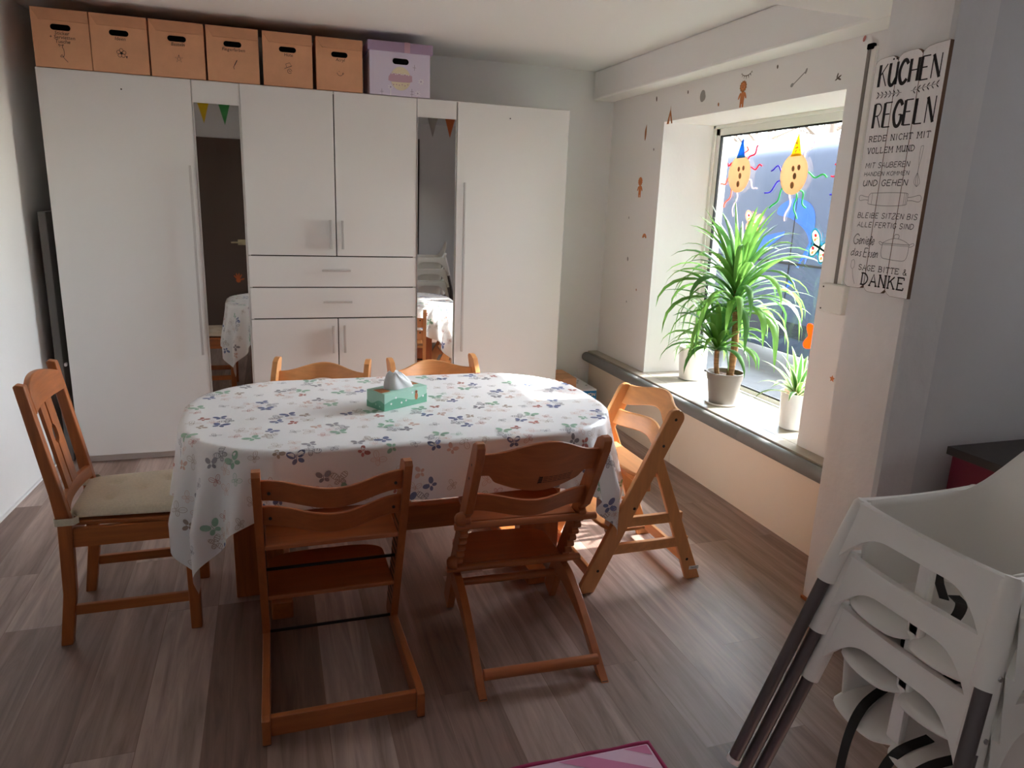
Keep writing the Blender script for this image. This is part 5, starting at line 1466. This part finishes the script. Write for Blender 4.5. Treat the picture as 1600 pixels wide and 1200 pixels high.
def butterfly(y, z, s, rot, outline, cols, label):
    t = thing('paper_butterfly', label, 'paper decoration', (XG, y, z), 0, 'paper butterflies on the window')
    def L(d):
        c, sn = cos(rot), sin(rot)
        return lambda u, v: Vector((-d, -(u*c-v*sn)*s, (u*sn+v*c)*s))
    for q in (-1, 1):
        up = [(q.x, q.y) for q in smooth_path([(0.0, 0.02), (0.25, 0.42), (0.62, 0.55), (0.72, 0.30), (0.45, 0.02), (0.0, -0.02)], 5)]
        lo = [(q.x, q.y) for q in smooth_path([(0.0, 0.0), (0.40, -0.05), (0.52, -0.30), (0.34, -0.52), (0.14, -0.40), (0.0, -0.05)], 5)]
        for P in (up, lo):
            P = [(q*p[0], p[1]) for p in P]
            if q < 0: P = P[::-1]
            b = MB(); solid_poly(b, P, L(0.0035), L(0.0025), B_PAP)
            ribbon(b, P+[P[0]], 0.09, L(0.0042), outline)
            cx = sum(p[0] for p in P)/len(P); cy = sum(p[1] for p in P)/len(P)
            for k, (du, dv, r) in enumerate(((0.08, 0.08, 0.09), (-0.07, 0.02, 0.08), (0.02, -0.09, 0.08))):
                poly2(b, ell(cx+q*du, cy+dv, r, r*0.8, 0.5*k, 8), L(0.0040), cols[k % len(cols)])
            b.build('wing', t)
    b = MB(); ribbon(b, [(0, -0.32), (0, 0.28)], 0.07, L(0.0048), outline)
    for q in (-1, 1): ribbon(b, [(0, 0.26), (q*0.10, 0.5), (q*0.16, 0.6)], 0.03, L(0.0048), outline)
    b.build('body', t)
def pane_art():
    sun_plate(4.085, 1.835, BLUEC, [(75, .08, S_ORG), (48, .13, S_RED), (15, .11, S_RED), (150, .06, S_RED), (195, .10, S_ORG), (235, .13, S_ORG), (262, .14, S_WHT), (-25, .09, S_WHT)],
              'paper plate sun with a blue dotted hat on the window, the left one')
    sun_plate(3.565, 1.822, YEL, [(55, .13, S_WHT), (165, .11, S_PURP), (-2, .15, S_GRN), (200, .16, S_PURP), (225, .15, S_GRN), (262, .14, S_WHT), (-55, .10, S_GRN), (-78, .13, S_GRN)],
              'paper plate sun with a yellow dotted hat on the window, the middle one')
    sun_plate(3.045, 1.822, BLUEC, [(140, .14, S_GRN), (160, .11, S_RED), (178, .12, S_RED), (205, .13, S_PURP), (235, .10, S_PURP), (60, .1, S_ORG), (10, .1, S_RED)],
              'paper plate sun at the right edge of the window, only streamers showing')
    butterfly(3.90, 1.535, 0.115, -0.15, S_ORG, [S_RED, B_MINTP, YEL], 'paper butterfly with an orange outline on the window above the yucca')
    butterfly(3.285, 1.425, 0.135, -0.35, B_TEAL, [S_RED, B_MINTP, S_ORG], 'paper butterfly with a teal outline at the right of the window')
    butterfly(4.17, 1.265, 0.10, 0.1, B_TEAL, [S_RED, B_MINTP, ORANGE], 'paper butterfly with a teal outline low at the left of the window')
    b = MB(); P = []
    for k in range(50):
        a = 2*pi*k/50; r = 0.088+0.022*cos(5*a+0.6); P.append((r*cos(a), r*sin(a)))
    solid_poly(b, P, lambda u, v: Vector((-0.004, -u, v)), lambda u, v: Vector((-0.0025, -u, v)), ORANGE)
    o = b.build('paper_flower', loc=(XG, 3.215, 0.925)); tag(o, 'orange paper flower on the window above the white-edged plant', 'paper decoration')
pane_art()

# ------------------------------------------------------------------ stickers on the window wall
def decals():
    X = 2.4776
    def put(name, label, y, z, shapes, scale=1.0, cat='wall sticker', group='animal and leaf stickers on the window wall'):
        b = MB()
        for k, (P, m) in enumerate(shapes):
            d0, d1 = 0.0004+0.0003*k, 0.0
            solid_poly(b, [(p[0]*scale, p[1]*scale) for p in P], lambda u, v: Vector((-d0, -u, v)), lambda u, v: Vector((-d1, -u, v)), m)
        o = b.build(name, loc=(X, y, z)); tag(o, label, cat, group)
    def animal(c1, c2):
        mane = [((0.026+0.005*(k % 2))*cos(2*pi*k/24), 0.045+(0.026+0.005*(k % 2))*sin(2*pi*k/24)) for k in range(24)]
        return [(ell(0, -0.012, 0.019, 0.034, 0, 14), c1), ([(-0.017, -0.03), (-0.004, -0.03), (-0.004, -0.062), (-0.017, -0.062)], c1), ([(0.004, -0.03), (0.017, -0.03), (0.017, -0.062), (0.004, -0.062)], c1),
                (ell(-0.026, -0.002, 0.006, 0.02, -0.5, 10), c1), (ell(0.026, -0.002, 0.006, 0.02, 0.5, 10), c1), (mane, c2), (ell(0, 0.045, 0.019, 0.019, 0, 14), c1),
                (ell(-0.007, 0.05, 0.002, 0.003, 0, 6), DECDK), (ell(0.007, 0.05, 0.002, 0.003, 0, 6), DECDK), (ell(0, 0.041, 0.004, 0.003, 0, 6), DECDK)]
    put('lion_sticker', 'brown lion sticker on the wall above the window', 3.578, 2.215, animal(DECOR, DECBR))
    put('lion_sticker', 'orange lion cub sticker on the wall left of the window', 4.667, 1.735, animal(DECOR, DECOR))
    put('cloud_sticker', 'grey cloud sticker above the window, left of the lion', 3.975, 2.258, [(ell(0, 0, 0.028, 0.034, 0, 16), DECGR), (ell(0.014, -0.008, 0.018, 0.02, 0, 12), DECGR)])
    put('tent_sticker', 'brown tent sticker at the upper left corner of the window', 4.335, 2.183, [([(-0.036, -0.05), (-0.020, -0.05), (0.0, 0.0), (0.020, -0.05), (0.036, -0.05), (0.003, 0.035), (0.0, 0.06), (-0.003, 0.035)], DECBR), ([(-0.018, -0.05), (0.0, 0.02), (-0.006, -0.05)], DECOR)])
    put('feather_sticker', 'brown feather sticker on the wall left of the window, near the top', 4.645, 2.105, [([(q.x, q.y) for q in smooth_path([(0.008, 0.05), (-0.012, 0.01), (-0.010, -0.04), (0.0, -0.055), (0.010, -0.02), (0.010, 0.02), (0.008, 0.05)], 4)][:-1], DECBR)])
    arcp = arc(0, -0.02, 0.030, 0, 180, 12)+arc(0, -0.02, 0.018, 180, 0, 12)
    put('rainbow_sticker', 'small rainbow sticker on the wall left of the window', 4.548, 1.420, [(arcp, DECOR), (arc(0, -0.02, 0.017, 0, 180, 10)+arc(0, -0.02, 0.009, 180, 0, 10), DECBR)])
    lash = []
    for k in range(7):
        a = radians(200+140*k/6); lash.append(([(0.045*cos(a)-0.002, 0.02+0.022*sin(a)), (0.045*cos(a)+0.002, 0.02+0.022*sin(a)), (0.055*cos(a), 0.02+0.040*sin(a))], DECDK))
    up = arc(0, 0.02, 0.047, 195, 345, 12, 0.025)+arc(0, 0.024, 0.047, 345, 195, 12, 0.025)
    put('lashes_sticker', 'closed-eye lashes sticker above the lion on the window wall', 3.560, 2.315, [(up, DECDK)]+lash)
    put('arrow_sticker', 'grey arrow sticker on the wall above the right half of the window', 3.13, 2.24, [([(-0.05, -0.028), (-0.046, -0.032), (0.05, 0.026), (0.046, 0.030)], DECGR), (ell(-0.046, -0.026, 0.012, 0.009, 0.5, 8), DECGR), (ell(0.046, 0.026, 0.014, 0.006, 1.2, 8), DECGR)])
    put('leaf_sticker', 'dark twig sticker on the wall above the window near the strap', 2.862, 2.205, [(ell(0, 0, 0.022, 0.004, 0.5, 8), DECDK), (ell(-0.006, 0.010, 0.012, 0.004, 1.3, 8), DECDK), (ell(0.008, -0.006, 0.012, 0.004, -0.4, 8), DECDK)])
    put('drop_sticker', 'red drop sticker high on the window wall by the strap', 2.735, 2.345, [(ell(0, 0, 0.008, 0.013, -0.3, 10), B_RED)])
    tiny = [(1020, 150, 4.530, 2.305, 'small brown leaf sticker under the beam at the left', DECDK, 0.007, 0.017), (0, 0, 4.143, 2.300, 'tiny dark drop sticker under the beam, left of the cloud', DECDK, 0.006, 0.011),
            (0, 0, 3.800, 2.192, 'tiny brown drop sticker between the cloud and the lion', DECBR, 0.007, 0.011), (0, 0, 3.305, 2.318, 'tiny dark drop sticker right of the lashes', DECDK, 0.006, 0.010),
            (0, 0, 4.515, 1.985, 'tiny dark dot sticker left of the upper window corner', DECDK, 0.005, 0.009), (0, 0, 4.800, 1.530, 'tiny grey dot sticker left of the window, below the lion cub', DECGR, 0.005, 0.009),
            (0, 0, 4.770, 1.238, 'small grey cone sticker low on the left strip of window wall', DECGR, 0.010, 0.016), (0, 0, 4.605, 1.033, 'tiny brown dot sticker low beside the window reveal', DECBR, 0.006, 0.009),
            (0, 0, 4.740, 0.93, 'lowest grey dot sticker on the left strip of window wall', DECGR, 0.006, 0.008)]
    for _, _, y, z, l, m, rx, ry in tiny: put('dot_sticker', l, y, z, [(ell(0, 0, rx, ry, 0.2, 10), m)])
    put('star_sticker', 'small brown star sticker on the wall above the sill, right of the window', 2.63, 0.858, [([(0.017*(1 if k % 2 == 0 else .5)*sin(2*pi*k/10), 0.017*(1 if k % 2 == 0 else .5)*cos(2*pi*k/10)) for k in range(10)][::-1], DECOR)])
    put('leaf_sticker', 'olive leaf sticker half behind the kitchen sign', 2.545, 2.255, [(ell(-0.012, 0, 0.026, 0.012, 0.4, 10), DECOL), (ell(0.006, 0.024, 0.020, 0.008, 1.2, 10), DECOL)])
    put('leaf_sticker', 'pale brown leaf sticker beside the kitchen sign, below the olive leaf', 2.565, 2.12, [(ell(-0.002, -0.01, 0.008, 0.018, 0.2, 10), DECOR)])
    put('flower_sticker', 'small brown flower sticker left of the middle of the kitchen sign', 2.565, 1.735, [(ell(0, 0, 0.012, 0.009, 0, 8), DECOR), (ell(0.008, 0.008, 0.007, 0.005, 0, 8), DECBR)])
    tw = [(ell(0.0, 0.0, 0.002, 0.03, 0, 8), DECDK)]+[(ell(q*0.012, -0.004+0.012*k, 0.0022, 0.016, -q*0.7, 8), DECDK) for k in range(3) for q in (-1, 1)]
    put('twig_sticker', 'dark twig sticker just above the strap winder box', 2.598, 1.345, tw)
decals()

# ------------------------------------------------------------------ seen in the mirrors: door, pennants
def behind_camera():
    d = bpy.data.objects.new('door_1', None); COL.objects.link(d); d.location = (-0.60, 0.452, 0); d['kind'] = 'structure'
    b = MB(); b.box(-0.52, 0.385, 0.0, 0.02, 0.005, 2.165, DOORB); o = struct('door_leaf', b, bevel=0.004, parent=d)
    b = MB(); b.box(0.27, 0.38, 0.020, 0.026, 1.035, 1.095, BRASS); b.tube([(0.31, 0.026, 1.065), (0.31, 0.05, 1.065), (0.20, 0.05, 1.062)], 0.008, BRASS, 10)
    struct('door_handle', b, parent=d)
    b = MB(); F0 = lambda u, v: Vector((-u, 0.0, v)); F1 = lambda u, v: Vector((-u, 0.002, v))
    hand = ell(0, -0.012, 0.026, 0.028, 0, 12)
    solid_poly(b, hand, F0, F1, ORC)
    for a, ln in ((50, 0.05), (75, 0.06), (97, 0.062), (120, 0.055), (165, 0.045)):
        a = radians(a); solid_poly(b, ell(0.030*cos(a)+ln*0.35*cos(a), -0.012+0.030*sin(a)+ln*0.35*sin(a), ln*0.5, 0.008, a, 10), F0, F1, ORC)
    o = b.build('hand_cutout', loc=(-0.345, 0.474, 0.655)); tag(o, 'orange hand-shaped cutout on the dark door, seen in the left mirror', 'paper decoration')
    # pennants on a string below the ceiling
    y, zt = 1.0, 2.50
    b = MB(); P = [Vector((-1.45+3.6*i/40, y, zt+0.02-0.03*sin(pi*i/40))) for i in range(41)]; b.tube(P, 0.0025, SOCK, 6)
    o = b.build('bunting_string', smooth=True); tag(o, 'thin bunting string under the ceiling', 'string')
    cols = [(YEL, 'yellow'), (GREENC, 'green'), (GRC, 'grey'), (ORC, 'orange')]
    nm = {-0.565: (0, 'yellow pennant of the bunting, seen in the left mirror'), -0.37: (1, 'green pennant of the bunting, seen in the left mirror'),
          1.445: (2, 'grey pennant of the bunting, seen in the right mirror'), 1.635: (3, 'orange pennant of the bunting, seen in the right mirror')}
    for x, (k, l) in nm.items():
        zs = zt+0.02-0.03*sin(pi*(x+1.45)/3.6)
        b = MB(); F0 = lambda u, v: Vector((u, -0.0008, v)); F1 = lambda u, v: Vector((u, 0.0008, v))
        solid_poly(b, [(-0.065, 0.0), (0.065, 0.0), (0.0, -0.24)], F0, F1, cols[k][0])
        o = b.build('pennant', loc=(x, y, zs)); tag(o, l, 'pennant', 'pennants of the bunting')
    b = MB(); b.box(1.46, 1.49, -0.699, -0.685, 0, 2.37, GAPM); struct('trim_5', b)
behind_camera()

# ------------------------------------------------------------------ outside
def outside():
    b = MB(); b.box(2.99, 40, -20, 40, -0.45, -0.32, ASPH); struct('ground', b)
    # street side: unseen low wall added to block low sky; the house's own facade
    b = MB(); b.box(5.7, 6.0, -10, 4.6, -0.32, 1.5, ASPH); struct('wall_skyblock_low', b)
    b = MB(); b.box(6.6, 15, -16, 0.6, -0.32, 9.0, BRICK); struct('wall_skyblock_tall', b)  # unseen tall block added to keep sky light off reveal and wardrobe
    b = MB(); b.box(2.75, 2.99, -12, 22, 2.70, 9.0, BRICK); b.box(2.75, 2.99, 5.4, 22, -0.32, 2.70, BRICK); b.box(3.501, 3.6, -12, 0.74, -0.32, 2.70, BRICK)
    struct('wall_facade', b)
    t = thing('delivery_van', 'dark grey van with a blue arc graphic parked outside the window', 'van', (6.5, 7.6, -0.32))
    prof = [(-0.86, 0.34), (-0.90, 0.50), (-0.90, 1.00), (-0.895, 1.30), (-0.885, 1.42), (-0.86, 1.62), (-0.80, 2.20), (-0.73, 2.56), (-0.65, 2.72), (-0.50, 2.81), (-0.2, 2.85)]
    prof = prof+[(-x, z) for x, z in prof[::-1]]
    b = MB(); n = len(prof)
    ys = [(-2.7, 0.93), (-2.62, 0.985), (-2.4, 1.0), (2.4, 1.0), (2.62, 0.985), (2.7, 0.93)]
    vs = []
    for y, s in ys:
        for x, z in prof: vs.append((x*s, y, 0.34+(z-0.34)*s))
    fs = [(i*n+k, i*n+(k+1) % n, (i+1)*n+(k+1) % n, (i+1)*n+k) for i in range(len(ys)-1) for k in range(n)]
    fs += [tuple(range(n))[::-1], tuple((len(ys)-1)*n+k for k in range(n))]
    b.add(vs, [f[::-1] for f in fs], VAN); b.build('body', t, bevel=0.03, smooth='auto')
    b = MB(); b.box(-0.905, -0.895, -2.4, 2.4, 1.36, 1.385, GAPM); b.box(-0.912, -0.895, -2.45, 2.45, 0.55, 0.72, VANG); b.build('side_moulding', t, bevel=0.003)
    b = MB()
    for y in (-0.75, 0.75): b.box(-0.904, -0.896, y-0.004, y+0.004, 0.5, 2.1, GAPM)
    b.build('door_seam', t)
    def side(u, v):
        # on the slightly tumblehomed side wall
        z = v
        if z > 1.62: x = -0.86+(z-1.62)/(2.20-1.62)*0.06
        elif z > 1.42: x = -0.885+(z-1.42)/0.20*0.025
        elif z > 1.0: x = -0.90+max(0, (z-1.0))/0.42*0.015
        else: x = -0.90
        return Vector((x-0.004, -u, z))
    b = MB()
    def band(P, w):
        P = [(q.x, q.y) for q in smooth_path(P, 8)]
        for i in range(len(P)-1):
            s0, s1 = i/(len(P)-1), (i+1)/(len(P)-1)
            a, c = P[i], P[i+1]; w0 = w*sin(pi*min(0.98, s0+0.02))**0.6; w1 = w*sin(pi*min(0.98, s1+0.02))**0.6
            poly2(b, [side(0, 0) and (a[0], a[1]-w0/2), (c[0], c[1]-w1/2), (c[0], c[1]+w1/2), (a[0], a[1]+w0/2)], side, VANB)
    band([(0.35, 1.95), (0.62, 1.98), (0.92, 1.86), (1.02, 1.62), (0.92, 1.35), (0.75, 1.1)], 0.30)
    b.build('blue_graphic', t); b = MB()
    band([(-1.5, 1.55), (-0.9, 1.48), (-0.3, 1.40), (0.1, 1.52), (0.55, 1.70)], 0.26)
    b.build('blue_graphic', t)
    for y in (-1.75, 1.75):
        for x in (-0.80, 0.62):
            M = Matrix.Translation((x, y, 0.33)) @ Matrix.Rotation(radians(90), 4, 'Y')
            b = MB(); b.lathe([(0.0, 0.0), (0.19, 0.0), (0.21, 0.02), (0.33, 0.02), (0.335, 0.05), (0.335, 0.16), (0.33, 0.18), (0.0, 0.18)], TYRE, 32, M=M)
            b.lathe([(0.0, -0.006), (0.17, -0.004), (0.19, 0.0)], ALU, 24, M=M); b.build('wheel', t, smooth='auto')
    b = MB(); b.box(-0.7, 0.7, -2.712, -2.68, 1.5, 2.2, VANG); b.box(-0.7, 0.7, 2.68, 2.712, 1.5, 2.2, VANG); b.build('windscreen', t, bevel=0.02)
    R = random.Random(5)
    def tree(x, y, h, label):
        tt = thing('bare_tree', label, 'tree', (x, y, -0.32), 0, 'bare trees beyond the van')
        b = MB(); b.tube([(0, 0, 0), (0.05, 0.03, h*0.45), (0.0, 0.1, h)], [0.16, 0.12, 0.03], BARK, 8); b.build('trunk', tt, smooth=True)
        b = MB()
        def br(p, d, L, r, k):
            q = p+d*L; m = p.lerp(q, 0.5)+Vector((R.uniform(-.1, .1), R.uniform(-.1, .1), R.uniform(-.05, .1)))*L*0.5
            b.tube([p, m, q], [r, r*0.8, r*0.5], BARK, 4, caps=False)
            if k == 0: return
            for _ in range(4):
                nd = (d+Vector((R.uniform(-.9, .9), R.uniform(-.9, .9), R.uniform(-.3, .7)))).normalized()
                br(p.lerp(q, R.uniform(.4, 1)), nd, L*R.uniform(.55, .75), r*0.5, k-1)
        for i in range(9):
            a = i*2.4; br(Vector((0, 0.05, h*(0.35+0.06*i))), Vector((cos(a), sin(a), 0.5)).normalized(), h*0.30, 0.045, 3)
        b.build('branches', tt)
    tree(11.5, 13.2, 5.6, 'bare tree beyond the van, at the upper right of the window')
    tree(16.0, 21.3, 6.6, 'bare tree beyond the van, at the upper middle of the window')
    tree(21.0, 30.5, 7.6, 'bare tree beyond the van, at the upper left of the window')
outside()
bpy.context.view_layer.update()
